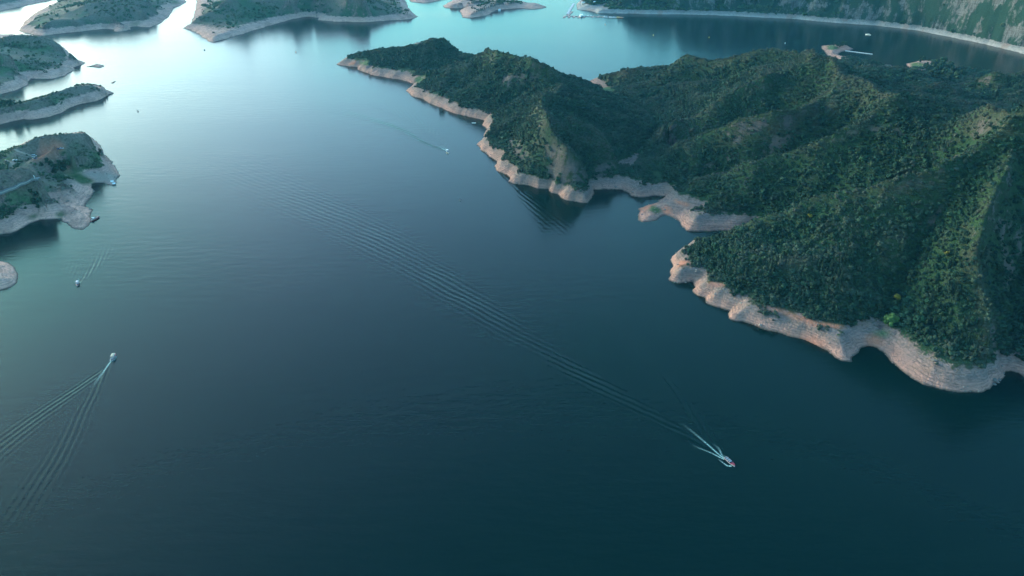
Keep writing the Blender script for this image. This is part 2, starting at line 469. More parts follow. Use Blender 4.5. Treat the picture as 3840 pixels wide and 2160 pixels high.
# --- green headland on the right
sh = []
def W(w, *pts): sh.extend((x, y, w) for x, y in pts)
W(26, (1263,242),(1284,246),(1340,253),(1344,263),(1394,281),(1441,291),(1489,298),(1530,306),(1556,316))
W(20, (1530,332),(1521,341),(1545,360),(1575,369),(1620,391),(1657,406),(1690,421),(1735,434),(1780,442),(1821,453))
W(14, (1813,469),(1826,486),(1815,515),(1787,542),(1802,560),(1828,583),(1867,607),(1858,624),(1865,640),(1901,655),(1915,666),(1910,683))
W(9, (1947,692),(1996,698),(2014,707),(2052,707),(2063,724),(2096,728),(2130,752),(2171,758),(2204,763),(2214,750),(2227,732),(2230,713))
W(16, (2264,709),(2301,709),(2338,713),(2368,735),(2402,739),(2424,738),(2453,734),(2494,736))
W(60, (2468,751),(2438,764),(2401,783),(2390,807),(2394,827),(2409,835),(2461,825),(2474,812),(2491,805),(2524,814))
W(22, (2548,829),(2552,846),(2567,865),(2614,870),(2677,865),(2759,866),(2835,862),(2850,876),(2790,884),(2720,892),(2660,905))
W(16, (2610,917),(2588,920),(2558,941),(2532,958),(2515,976),(2528,1001),(2511,1017),(2507,1034),(2517,1051),(2558,1060),(2610,1062),(2604,1081),(2591,1092),(2610,1107),(2643,1118),(2645,1133))
W(22, (2670,1147),(2728,1163),(2735,1193),(2803,1215),(2880,1243),(2954,1260),(3029,1280))
W(34, (3089,1307),(3122,1333),(3156,1359),(3189,1361),(3199,1333),(3223,1310),(3253,1295),(3282,1301))
W(19, (3323,1329),(3331,1348),(3364,1377),(3413,1418),(3465,1444),(3532,1461),(3588,1469),(3625,1463),(3681,1465),(3707,1452),(3748,1418),(3763,1394),(3786,1390),(3812,1400),(3840,1422))
W(20, (3890,1445),(3980,1465),(4090,1430),(4230,1330),(4420,1150),(4600,880),(4700,600),(4600,410),(4400,330),(4100,300))
W(30, (3840,294),(3760,292),(3700,276),(3650,272),(3600,266))
W(70, (3560,244),(3500,233),(3443,230),(3400,238),(3405,255),(3384,264))
W(24, (3350,258),(3301,252),(3253,240),(3222,232))
W(70, (3205,224),(3180,216),(3158,212),(3142,204),(3152,196),(3169,190),(3186,190),(3199,184),(3177,171),(3133,168),(3079,173),(3094,198),(3110,210),(3133,222))
W(20, (3128,236),(3090,226),(3048,214),(2973,211),(2880,208),(2844,213),(2777,232),(2684,247),(2553,251),(2479,269),(2382,278),(2293,291))
W(34, (2244,296),(2225,297),(2203,305),(2203,318),(2225,330),(2240,342))
W(20, (2190,337),(2144,326),(2106,307),(2062,285),(1994,259),(1907,225),(1862,214),(1817,222),(1775,234),(1724,204),(1668,179),(1616,171),(1575,171),(1519,184),(1444,199),(1362,213),(1303,219))
main_lines = [
 L((1330,222,11),(1362,205,17),(1444,190,27),(1519,175,37),(1575,160,43),(1616,160,45),(1668,168,41),(1724,194,27),(1762,222,17)),
 L((1616,160,45),(1640,215,30),(1650,262,13)),
 L((1762,222,17),(1817,209,52),(1862,201,71),(1907,212,70),(1994,246,67),(2062,272,61),(2106,294,56),(2144,313,51),(2196,324,44),(2262,352,28),(2330,377,17)),
 L((1862,201,71),(1835,245,52),(1800,290,34),(1740,345,14)),
 L((2061,276,60),(2010,324,43),(1954,366,27),(1893,404,13)),
 L((2126,318,52),(2089,343,58),(2050,375,60),(2028,404,63),(2040,440,60),(2047,469,58),(2079,525,49),(2126,576,41),(2173,618,31),(2195,640,22)),
 L((2028,404,63),(1975,450,42),(1925,500,24)),
 L((2050,445,60),(2149,478,49),(2219,506,41),(2275,548,33),(2300,590,26)),
 L((2303,640,6),(2359,599,10),(2429,529,15),(2480,470,20),(2440,420,20),(2360,395,16)),
 L((2331,613,17),(2360,650,12)),
 L((2480,600,14),(2489,585,18),(2545,553,33),(2615,525,45),(2732,497,60),(2826,478,70),(2920,455,80),(3036,413,91),(3073,376,94),(3152,320,108),(3166,296,112)),
 L((2470,505,24),(2489,497,30),(2592,436,46),(2640,422,53),(2733,380,68),(2803,343,80),(2873,315,90),(2943,273,99),(3036,240,110)),
 D((2500,920,14),(2560,890,15),(2700,875,22),(2850,866,36),(2980,862,58)),
 L((2246,292,9),(2293,278,26),(2382,265,37),(2479,257,47),(2553,238,58),(2684,235,69),(2777,220,80),(2844,199,90),(2887,197,92),(2975,197,101),(3048,202,112),(3036,222,117)),
 L((2312,357,12),(2420,350,17),(2499,334,25),(2580,330,32),(2662,312,44),(2760,290,60),(2850,255,76)),
 L((2450,345,28),(2527,320,36),(2592,308,46),(2700,285,57)),
 L((3036,222,117),(3106,240,114),(3166,296,112),(3246,334,112),(3315,380,112),(3362,399,116),(3409,422,107),(3478,448,101),(3548,445,107),(3641,431,119),(3735,441,131),(3805,450,139),(4000,430,148),(4300,420,140)),
 L((3362,399,116),(3273,442,104),(3217,486,95),(3124,520,85),(3012,561,71),(2900,594,58),(2848,627,49),(2778,646,39),(2685,669,26),(2592,702,16)),
 D((2640,795,10),(2750,777,17),(2900,765,34),(3010,755,48),(3130,762,66),(3190,762,84)),
 L((3805,450,139),(3787,460,138),(3720,512,128),(3645,561,118),(3534,624,106),(3459,658,98),(3347,695,88),(3198,732,74),(3049,773,60),(2900,818,45),(2756,872,26),(2660,900,14)),
 D((2850,684,2),(2920,672,5),(3000,655,9),(3200,630,28),(3350,622,48),(3480,622,70),(3600,622,96)),
 L((3300,1240,6),(3335,1170,14),(3390,1070,28),(3440,960,45),(3500,850,65),(3560,760,83)),
 L((3787,460,138),(3790,560,122),(3760,680,104),(3700,800,87),(3655,950,65),(3680,1060,50),(3710,1150,38),(3710,1260,24),(3690,1350,13)),
 L((3790,1370,5),(3790,1290,12),(3790,1200,20),(3800,1080,34),(3850,950,52),(3900,800,78)),
 L((3150,240,46),(3218,238,44),(3339,264,48),(3432,273,50),(3502,315,40)),
 L((3166,275,60),(3260,320,56),(3339,362,52),(3420,392,60)),
 L((3385,366,56),(3455,338,66),(3539,324,72),(3609,348,70),(3670,390,68),(3720,415,84)),
 L((3560,300,20),(3600,335,26),(3690,355,40),(3780,385,64)),
 L((3609,322,40),(3735,287,60),(3840,281,66),(4000,290,60)),
 L((3760,380,70),(3840,348,78),(4000,340,80)),
]
sh = [(x, y, w * 0.78) for x, y, w in sh]
head = Land(sh, main_lines, 1.8, rough=6.0, seed=1, warp=3.6, sharp=0.9)
redp = head.patch([[(3243,1262),(3262,1253),(3300,1262),(3303,1290),(3282,1300),(3250,1294)],
                   [(2400,784),(2440,765),(2470,757),(2432,782),(2408,800)], [(2478,795),(2488,772),(2512,775),(2520,806),(2495,806)],
                   [(2515,744),(2540,750),(2590,772),(2570,776),(2530,758)],
                   [(2870,1145),(2960,1170),(3060,1208),(3165,1222),(3160,1232),(3050,1218),(2950,1184),(2866,1155)],
                   [(2550,976),(2590,980),(2580,990),(2545,995)], [(2660,1060),(2712,1062),(2712,1072),(2665,1070)],
                   [(1300,236),(1335,228),(1338,236),(1310,244)], [(2960,1255),(3040,1270),(3090,1296),(3080,1304),(3020,1284)]])
grsp = head.patch([[(2432,786),(2450,768),(2475,782),(2478,800),(2462,803)], [(3100,173),(3125,170),(3142,176),(3142,184),(3122,187),(3104,183)],
                   [(3409,236),(3443,232),(3470,240),(3450,254),(3418,254)], [(2256,332),(2285,326),(2310,338),(2290,347),(2262,345)],
                   [(2250,1010),(2255,1010),(2255,1015)], [(1345,226),(1390,232),(1385,246),(1350,240)], [(1555,294),(1590,284),(1585,304),(1562,312)],
                   [(3258,1250),(3300,1238),(3340,1246),(3330,1260),(3300,1266)]])
cliffp = head.patch([[(2042,576),(2079,534),(2135,580),(2182,627),(2212,674),(2117,705),(2051,680)], [(2219,627),(2303,600),(2312,636),(2284,660),(2233,680)], [(1879,287),(1954,273),(2033,278),(2005,306),(1940,315),(1884,334)], [(1895,510),(1960,525),(1992,590),(1950,600),(1905,560)], [(3240,480),(3300,470),(3310,490),(3260,502)], [(3350,480),(3400,485),(3395,510),(3355,505)], [(3700,455),(3725,460),(3720,485),(3700,480)]], 5.0, 15)
head_dry = np.clip(np.clip(head.curv / 18.0, -0.3, 0.25) + 0.25 * fbm(head.X / 60, head.Y / 60, 77, 3) + 0.15, 0, 1)
zero = np.zeros(head.h.shape)
head_obj = head.build('forested_headland', M['near_land'], 'steep forested headland with a bare pale rock shoreline', dict(dry=head_dry, red=redp, grass=grsp, bare=zero, cliff=cliffp))

# --- left headland with the road and the red clearing
sh = []
W(26, (-60,890),(0,880),(41,876),(79,859),(121,834),(152,824),(190,821),(225,821))
W(52, (244,837),(267,854),(308,864),(333,846),(344,827),(348,799),(344,783),(324,773),(325,761))
W(22, (343,738),(348,722),(341,703))
W(32, (346,689),(362,684),(394,683))
W(34, (413,694),(436,694),(432,678))
W(16, (451,659),(435,630))
W(14, (416,605),(394,583),(381,562),(368,540),(345,516))
W(16, (321,511),(222,521),(159,529),(111,545),(57,569),(0,596),(-80,620),(-300,640),(-560,760),(-480,900),(-240,930))
left_lines = [
 L((335,508,30),(321,502,38),(270,506,41),(222,511,43),(159,519,43),(111,535,41),(57,559,36),(0,586,31),(-120,640,32)),
 L((362,532,22),(381,570,14)), L((340,525,30),(330,545,28)),
 L((205,545,41),(190,567,38),(150,590,33),(95,608,28),(30,615,30)),
 L((300,640,11),(260,630,13),(232,622,14),(170,612,20),(120,606,26)),
 L((380,610,12),(330,590,20),(280,580,30),(240,570,36)),
 L((-200,690,46),(0,640,44),(80,632,43),(130,640,40),(150,655,36),(200,668,27),(250,690,16),(276,710,11)),
 L((0,740,32),(79,709,33),(127,686,34),(156,660,35)),
 L((0,780,22),(120,760,18),(220,735,14)),
]
leftl = Land(sh, left_lines, 2.2, rough=1.3, seed=61, warp=3.5, relief=30)
l_red = leftl.patch([[(135,598),(155,570),(180,552),(200,537),(236,533),(240,556),(215,566),(180,585),(150,600),(95,606)], [(158,568),(160,530),(168,520),(176,522),(167,535),(168,570)],
                     [(172,516),(256,514),(258,519),(176,522)], [(235,624),(262,620),(262,630),(238,632)]], 2.0)
l_gr = leftl.patch([[(222,648),(255,640),(300,646),(330,666),(364,682),(335,692),(305,690),(270,668)], [(212,800),(235,792),(248,806),(235,816),(215,812)], [(112,808),(140,800),(142,814),(118,822)], [(0,596),(30,590),(40,600),(10,612)]])
l_ba = leftl.patch([[(258,514),(318,502),(320,506),(270,517)], [(35,622),(45,604),(62,608),(54,624)], [(36,728),(46,734),(44,750),(38,744)],
                    [(250,668),(262,672),(285,692),(278,694)], [(55,560),(62,566),(110,584),(106,588),(62,572)], [(318,655),(360,640),(420,655),(445,662),(430,690),(360,680)]])
l_dry = np.clip(0.45 + leftl.curv / 10 + 0.6 * fbm(leftl.X / 45, leftl.Y / 45, 88, 3), 0, 1)
leftl_obj = leftl.build('grassy_headland', M['left_land'], 'grassy headland with a grey road and a red earth clearing', dict(dry=l_dry, red=l_red, grass=l_gr, bare=l_ba))

def quick_land(name, label, shore, lines, step, mat, rough, seed, dryb=0.5, warp=3.0, post=None, relief=45.0, extra=None):
    ld = Land(shore, lines, step, rough=rough, seed=seed, warp=warp, post=post, relief=relief)
    dr = np.clip(dryb + ld.curv / 10 + 0.6 * fbm(ld.X / 70, ld.Y / 70, seed + 5, 3), 0, 1)
    z0 = np.zeros(ld.h.shape); a = dict(dry=dr, red=z0, grass=z0, bare=z0)
    if extra:
        for k, v in extra.items(): a[k] = ld.patch(v)
    ld.build(name, mat, label, a); ld.dryf = dr
    return ld

sh = []
W(30, (-40,974),(0,977),(30,985),(58,1018),(67,1045),(70,1060),(45,1076),(0,1088),(-120,1100),(-160,1030))
islet = quick_land('rock_spit', 'bare pale rock spit reaching in from the bank', sh, [], 1.6, M['left_land'], 0.5, 71)

sh = []
W(15, (-60,480),(0,468),(46,456),(88,447),(126,449),(186,438),(233,424),(261,405),(303,391),(363,380),(387,368),(410,354),(431,349))
W(24, (400,340),(383,322),(355,322),(335,327),(261,338),(210,358),(163,379),(93,394),(0,416),(-120,440),(-160,470))
isle = quick_land('long_island', 'long low island with a broad bare pink bank', sh,
  [L((395,338,9),(375,328,15),(335,319,18),(261,328,20),(210,347,20),(163,368,20),(93,384,19),(0,408,17),(-80,430,14))], 2.2, M['left_land'], 1.0, 81, 0.3, 2.5)

sh = []
W(20, (-80,370),(0,356),(56,340),(102,321),(107,305),(115,296),(130,296),(140,297),(200,296),(242,284),(282,261),(277,254))
W(26, (300,247),(321,235),(298,226))
W(12, (265,206),(242,184),(224,166),(186,153),(93,139),(0,142),(-150,150),(-380,200),(-380,320))
lft3 = quick_land('ridged_headland', 'brown and green ridged headland with pink bare banks', sh,
  [L((-200,140,50),(0,133,50),(93,130,49),(186,144,41),(242,178,26),(290,222,12)), L((-100,190,46),(0,200,44),(90,212,36),(160,238,25),(235,262,13)), L((-100,270,34),(0,290,25),(50,302,17),(90,312,11)),
   L((0,165,34),(120,185,28),(200,225,16)), L((0,250,22),(90,280,12))], 3.0, M['left_land'], 2.0, 91, 0.55, 3.0, extra=dict(bare=[[(0,208),(18,196),(26,178),(20,178),(12,192),(0,202)]]))
sh = []
W(40, (322,251),(345,247),(362,241),(385,243),(393,248),(380,253),(360,254),(345,250))
spit3 = quick_land('sand_bar', 'thin pink sand bar off the ridged headland', sh, [], 2.0, M['left_land'], 0.2, 95, warp=1.2)
sh = []
W(40, (415,312),(422,307),(435,304),(434,307),(426,313))
rock3 = quick_land('tiny_shoal', 'tiny bare shoal in open water beside the long island', sh, [], 1.2, M['left_land'], 0.2, 97, warp=0.6)

sh = []
W(30, (70,116),(93,123),(154,135),(233,126),(326,116),(396,109),(429,112),(433,121),(480,116),(489,102),(512,100),(559,105),(587,93),(601,88),(643,51),(652,28),(680,19))
W(40, (700,10),(690,-20),(640,-70),(400,-90),(180,-70),(200,-20),(247,2),(186,19),(130,51),(88,84))
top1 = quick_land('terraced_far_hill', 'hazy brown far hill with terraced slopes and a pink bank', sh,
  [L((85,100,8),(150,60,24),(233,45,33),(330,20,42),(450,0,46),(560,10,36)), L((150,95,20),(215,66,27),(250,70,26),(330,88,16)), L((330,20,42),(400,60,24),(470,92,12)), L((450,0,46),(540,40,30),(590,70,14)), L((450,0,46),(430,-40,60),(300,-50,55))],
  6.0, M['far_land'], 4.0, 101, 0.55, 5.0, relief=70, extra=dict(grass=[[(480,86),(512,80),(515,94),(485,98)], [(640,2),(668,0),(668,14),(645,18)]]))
sh = []
W(26, (736,28),(728,60),(717,88),(687,107),(715,112),(755,135),(792,161),(838,149),(908,128),(1001,100),(1095,72),(1155,63))
W(24, (1180,66),(1191,67),(1198,76),(1258,82),(1370,84),(1482,76),(1541,73),(1567,63),(1548,48),(1530,30),(1520,0),(1480,-60),(1200,-110),(900,-110),(745,-60))
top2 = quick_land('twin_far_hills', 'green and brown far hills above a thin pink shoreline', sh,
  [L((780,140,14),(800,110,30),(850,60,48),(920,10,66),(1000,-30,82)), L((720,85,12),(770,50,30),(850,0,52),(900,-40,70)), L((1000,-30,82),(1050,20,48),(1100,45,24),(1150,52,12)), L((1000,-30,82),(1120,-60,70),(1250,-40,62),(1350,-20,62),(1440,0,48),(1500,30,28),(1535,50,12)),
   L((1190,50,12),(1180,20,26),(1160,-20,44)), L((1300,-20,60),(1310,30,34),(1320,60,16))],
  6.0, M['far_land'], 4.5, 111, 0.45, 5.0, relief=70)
sh = []
W(50, (1661,22),(1668,30),(1739,32),(1745,26),(1722,40),(1735,65),(1761,69),(1828,58),(1862,39),(1920,33),(1957,32),(1998,35),(2032,33),(2052,26),(2024,16),(1990,14),(1960,6),(1900,-14),(1780,-20),(1700,0))
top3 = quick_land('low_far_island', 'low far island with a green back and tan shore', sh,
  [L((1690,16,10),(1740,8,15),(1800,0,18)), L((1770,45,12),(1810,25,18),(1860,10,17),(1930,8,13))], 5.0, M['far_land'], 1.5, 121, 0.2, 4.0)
sh = []
W(40, (-60,52),(0,42),(40,34),(186,2),(260,-14),(200,-60),(0,-60),(-200,-20))
top4 = quick_land('far_left_bank', 'pale far bank with fields beyond the inlet', sh, [L((-60,20,16),(0,0,18),(60,-20,24))], 6.0, M['far_land'], 1.5, 131, 0.8, 5.0)
sh = []
W(50, (1541,8),(1600,12),(1662,0),(1700,-10),(1780,-30),(1700,-70),(1540,-70),(1520,-20))
top5 = quick_land('far_sandy_shore', 'thin sandy far shore behind the low island', sh, [L((1600,-20,14),(1640,-30,14))], 6.0, M['far_land'], 1.0, 141, 0.5, 5.0)

# --- cliff wall across the water: buttresses, gullies and ledges running up from the shore
ca, cb = np.array(at(2349, 52)[:2]), np.array(at(3840, 203)[:2])
ctan = (cb - ca) / np.linalg.norm(cb - ca)
def cliff_post(s, h, sd, w):
    al = (s.X - ca[0]) * ctan[0] + (s.Y - ca[1]) * ctan[1]
    but = fbm(al / 62 + 0.35 * fbm(s.X / 90, s.Y / 90, 152, 2), sd / 520, 151, 4)
    ridge = 1 - np.abs(but) * 2.6
    env = np.clip((h - 8) / 30, 0, 1) * np.clip(sd / 40, 0, 1)
    h = h + env * (ridge - 0.35) * 50
    st = 21.0
    q = h / st + 0.35 * fbm(s.X / 160, s.Y / 160, 153, 3)
    fr = q - np.floor(q)
    led = np.floor(q) + np.clip((fr - 0.55) / 0.28, 0, 1)
    mixv = np.clip((h - 9) / 12, 0, 1) * 0.75
    h2 = h + (led - q) * st * mixv
    return np.where(s_ins(s, sd), np.maximum(h2, 0.1), h)
def s_ins(s, sd): return sd > 0
sh = []
W(45, (2162,30),(2166,36),(2211,41))
W(12, (2244,50),(2349,52),(2479,54),(2628,56),(2760,61),(2880,68),(2969,71),(3060,80),(3171,89),(3290,97),(3439,115),(3573,142),(3700,168),(3840,203),(4000,250),(4300,345),(4800,380))
W(20, (5000,200),(4400,40),(3400,-60),(2900,-90),(2500,-80),(2250,-40),(2180,0),(2165,12))
def cl(c, d, h): return atd(c, d, h)
cliff = quick_land('cliff_wall', 'hazy limestone cliff wall with vegetated ledges across the water', sh,
  [D((2200,2240,14),(2330,2190,34),(2442,2190,66),(2553,2190,98),(2777,2160,125),(2950,2120,150),(3150,2040,165),(3350,1960,175),(3550,1850,180),(3750,1730,185),(4000,1580,190),(4400,1400,180)),
   D((2260,2330,30),(2553,2400,130),(2950,2340,200),(3350,2200,215),(3750,2000,220),(4200,1750,220))],
  5.0, M['cliff_land'], 5.0, 161, 0.0, 4.0, post=cliff_post, relief=80)

# ------------------------------------------------------------------ vegetation
def obj(name, bm, mat, parent=None, smooth=False):
    me = bpy.data.meshes.new(name); bm.to_mesh(me); bm.free()
    if smooth:
        me.polygons.foreach_set('use_smooth', np.ones(len(me.polygons), bool))
    me.materials.append(mat)
    o = bpy.data.objects.new(name, me); col.objects.link(o)
    if parent is not None: o.parent = parent
    return o
def tag(o, label, cat=None, group=None, kind=None):
    o['label'] = label
    if cat: o['category'] = cat
    if group: o['group'] = group
    if kind: o['kind'] = kind
    return o
def thing(name, label, cat, loc, rz=0.0, group=None):
    o = bpy.data.objects.new(name, None); col.objects.link(o)
    o.location = loc; o.rotation_euler = (0, 0, rz); o.empty_display_size = 0.5
    return tag(o, label, cat, group)

def crown_bm(seed, lobes, leaves, size=1.0, leaf=0.26, lobe_r=0.5, spread=(0.55, 0.55, 0.35), core_sub=1, pointed=False):
    """a crown of unit radius standing on z=0: several lumpy cores and many leaf clumps over them"""
    r = random.Random(seed); bm = bmesh.new()
    cs = []
    for k in range(lobes):
        if pointed:
            zz = k / max(1, lobes - 1); rad = 0.44 * (1 - zz * 0.82)
            cs.append((Vector((r.uniform(-.06, .06), r.uniform(-.06, .06), 0.2 + zz * 2.0)), rad))
        else:
            a = r.uniform(0, 6.28); q = math.sqrt(r.random())
            cs.append((Vector((math.cos(a) * q * spread[0], math.sin(a) * q * spread[1], 0.55 + r.uniform(-1, 1) * spread[2])), lobe_r * r.uniform(0.7, 1.15)))
    for c, rad in cs:
        g = bmesh.ops.create_icosphere(bm, subdivisions=core_sub, radius=rad * 0.86, matrix=Matrix.Translation(c))
        for v in g['verts']: v.co += (v.co - c) * r.uniform(-0.22, 0.22)
    for k in range(leaves):
        c, rad = r.choice(cs)
        d = Vector((r.gauss(0, 1), r.gauss(0, 1), r.gauss(0.25, 1))).normalized()
        p = c + d * rad * r.uniform(0.85, 1.22)
        if p.z < 0.02: continue
        n = (d + Vector((r.uniform(-.8, .8), r.uniform(-.8, .8), r.uniform(-.2, .9)))).normalized()
        t = n.orthogonal().normalized(); b = n.cross(t); ang = r.uniform(0, 6.28)
        t, b = t * math.cos(ang) + b * math.sin(ang), b * math.cos(ang) - t * math.sin(ang)
        s = leaf * r.uniform(0.6, 1.3)
        vs = [bm.verts.new(p + t * s * 0.6 + b * s * 0.1), bm.verts.new(p + b * s * 0.55 - t * 0.1 * s), bm.verts.new(p - t * s * 0.6), bm.verts.new(p - b * s * 0.5 + t * s * .12)]
        bm.faces.new(vs)
    return bm

def proto_set(mat, name, n, **kw):
    c = bpy.data.collections.new(name)
    for i in range(n):
        me = bpy.data.meshes.new(name); bm = crown_bm(100 + i * 7, **kw); bm.to_mesh(me); bm.free(); me.materials.append(mat)
        c.objects.link(bpy.data.objects.new(f'{name}.{i:03d}', me))
    return c
SHRUBS = proto_set(M['shrub'], 'scrub_shape', 6, lobes=4, leaves=70, leaf=0.34, lobe_r=0.52, spread=(0.6, 0.6, 0.25))
SHRUBS_P = proto_set(M['shrub_pale'], 'grass_shrub_shape', 4, lobes=3, leaves=50, leaf=0.34, lobe_r=0.5, spread=(0.6, 0.6, 0.2))

def scatter_tree(collection):
    ng = bpy.data.node_groups.new('spread_shrubs', 'GeometryNodeTree')
    ng.interface.new_socket('Geometry', in_out='INPUT', socket_type='NodeSocketGeometry')
    ng.interface.new_socket('Geometry', in_out='OUTPUT', socket_type='NodeSocketGeometry')
    gi, go = ng.nodes.new('NodeGroupInput'), ng.nodes.new('NodeGroupOutput')
    ci = ng.nodes.new('GeometryNodeCollectionInfo'); ci.inputs[0].default_value = collection
    ci.inputs['Separate Children'].default_value = True; ci.inputs['Reset Children'].default_value = True
    ip = ng.nodes.new('GeometryNodeInstanceOnPoints'); ip.inputs['Pick Instance'].default_value = True
    def na(nm, ty):
        n = ng.nodes.new('GeometryNodeInputNamedAttribute'); n.data_type = ty; n.inputs['Name'].default_value = nm
        return n.outputs['Attribute']
    ng.links.new(gi.outputs[0], ip.inputs['Points']); ng.links.new(ci.outputs[0], ip.inputs['Instance'])
    ng.links.new(na('pick', 'INT'), ip.inputs['Instance Index'])
    ng.links.new(na('turn', 'FLOAT_VECTOR'), ip.inputs['Rotation']); ng.links.new(na('size', 'FLOAT_VECTOR'), ip.inputs['Scale'])
    ng.links.new(ip.outputs[0], go.inputs[0])
    return ng
GN = scatter_tree(SHRUBS); GN_P = scatter_tree(SHRUBS_P)

def spread_shrubs(name, label, land, spacing, size, group_nodes, npick, dens, dryf, zmin=None, seed=3, xlim=(-260, 4100), ymax=None, keepout=None):
    g = np.random.default_rng(seed)
    nx, ny = int(land.nx * land.step / spacing), int(land.ny * land.step / spacing)
    X, Y = np.meshgrid(land.x0 + (np.arange(nx) + .5) * spacing, land.y0 + (np.arange(ny) + .5) * spacing)
    X = (X + g.uniform(-.5, .5, X.shape) * spacing).ravel(); Y = (Y + g.uniform(-.5, .5, Y.shape) * spacing).ravel()
    Z = land.z(X, Y); px, py = proj(X, Y, Z)
    edge = RING + 0.4 + 6.5 * fbm(X / 18, Y / 18, seed + 60, 4) if zmin is None else zmin
    ok = (Z > edge) & (px > xlim[0]) & (px < xlim[1]) & (py > -60) & (py < 2250) & (land.samp(land.sd, X, Y) > 3)
    ok &= g.random(X.shape) < dens(X, Y, Z)
    if keepout is not None: ok &= land.samp(keepout, X, Y) < 0.3
    X, Y, Z, px = X[ok], Y[ok], Z[ok], px[ok]
    n = len(X)
    cv = land.samp(land.curv, X, Y)
    dry = np.clip(dryf(X, Y, cv) + g.normal(0, .16, n), 0, 1)
    s = size * np.clip(g.lognormal(0, 0.36, n), 0.45, 2.2) * np.clip(1.0 - cv / 60 - 0.25 * (dry - 0.3), 0.72, 1.35)
    s = np.where(g.random(n) < 0.05, s * 1.5, s)
    hz = s * g.uniform(0.75, 1.2, n)
    me = bpy.data.meshes.new(name)
    me.vertices.add(n); me.vertices.foreach_set('co', np.stack([X, Y, Z - 0.15 * s], 1).astype(np.float32).ravel())
    def A(nm, ty, key, arr):
        a = me.attributes.new(nm, ty, 'POINT'); a.data.foreach_set(key, arr.ravel())
    A('pick', 'INT', 'value', g.integers(0, npick, n).astype(np.int32))
    A('turn', 'FLOAT_VECTOR', 'vector', np.stack([g.normal(0, .08, n), g.normal(0, .08, n), g.uniform(0, 6.28, n)], 1).astype(np.float32))
    A('size', 'FLOAT_VECTOR', 'vector', np.stack([s, s, hz], 1).astype(np.float32))
    A('dry', 'FLOAT', 'value', dry.astype(np.float32)); A('rnd', 'FLOAT', 'value', g.random(n).astype(np.float32))
    me.update()
    o = bpy.data.objects.new(name, me); col.objects.link(o)
    md = o.modifiers.new('spread', 'NODES'); md.node_group = group_nodes
    tag(o, label, None, None, 'stuff')
    return o, (X, Y, Z, cv, dry)

head_keep = np.maximum(redp, grsp)
def near_d(X, Y, Z):
    sl = head.samp(head.slope, X, Y)
    return np.clip(1.06 - 0.12 * np.clip(head.samp(head.curv, X, Y) / 14, 0, 1) - 0.35 * np.clip((sl - 1.7) / 0.7, 0, 1) + 0.25 * fbm(X / 28, Y / 28, 201, 3), 0.12, 1) * (1 - 0.72 * head.samp(cliffp, X, Y)) * (1 - 0.2 * np.clip(near_dry_shade(X, Y, head.samp(head.curv, X, Y)) - 0.25, 0, 1))
def near_dry_shade(X, Y, cv): return np.clip(0.16 + np.clip(head.samp(head.crest, X, Y) / 2.6, -0.3, 0.42) + np.clip(cv / 20, -0.35, 0.34) + 0.8 * fbm(X / 70, Y / 70, 203, 3) + 0.45 * fbm(X / 18, Y / 18, 205, 2), 0, 1)  # crest scrub drier; lighter crests and darker hollows also paint in ridge shading
forest, fpts = spread_shrubs('forest_scrub', 'dense dark green scrub forest covering the headland', head, 2.45, 1.72, GN, 6, near_d, near_dry_shade, seed=3, keepout=head_keep)
left_keep = np.maximum(np.maximum(l_red, l_gr), l_ba)
def left_d(X, Y, Z): return np.clip(0.62 + 1.7 * fbm(X / 32, Y / 32, 211, 3) - 0.04 * leftl.samp(leftl.curv, X, Y), 0.10, 0.95)
def left_dry(X, Y, cv): return np.clip(0.28 + cv / 12 + 0.5 * fbm(X / 40, Y / 40, 213, 3), 0, 1)
spread_shrubs('headland_shrubs', 'scattered green shrubs over the grassy headland', leftl, 2.6, 1.5, GN_P, 4, left_d, left_dry, seed=5, keepout=left_keep)
def mk(land, name, label, spacing, size, d0, seed, dr=0.35):
    spread_shrubs(name, label, land, spacing, size, GN_P, 4, lambda X, Y, Z: np.clip(d0 + 1.2 * fbm(X / 60, Y / 60, seed, 3), 0.06, 1), lambda X, Y, cv: np.clip(dr + cv / 14 + 0.5 * fbm(X / 70, Y / 70, seed + 2, 3), 0, 1), seed=seed)
mk(isle, 'island_shrubs', 'low green shrubs along the back of the long island', 3.2, 1.7, 0.40, 221, 0.2)
mk(lft3, 'hillside_shrubs', 'sparse shrubs over the brown ridged headland', 4.2, 2.0, 0.25, 223, 0.5)
mk(top1, 'hazy_hill_shrubs', 'faint shrubs over the terraced far hill', 6.5, 2.8, 0.28, 225, 0.5)
mk(top2, 'twin_hill_shrubs', 'faint shrubs over the twin far hills', 6.5, 2.8, 0.32, 227, 0.45)
mk(top3, 'far_island_shrubs', 'green shrubs over the low far island', 5.5, 2.6, 0.5, 229, 0.15)
spread_shrubs('cliff_ledge_scrub', 'green scrub growing along the ledges of the cliff wall', cliff, 5.0, 3.2, GN_P, 4,
   lambda X, Y, Z: np.clip(0.95 - 1.1 * np.clip((cliff.samp(cliff.slope, X, Y) - 0.9) / 0.9, 0, 1) + 0.3 * fbm(X / 40, Y / 40, 233, 3), 0.04, 1),
   lambda X, Y, cv: np.clip(0.10 + 0.4 * fbm(X / 70, Y / 70, 235, 3), 0, 1), seed=231, zmin=9.0)

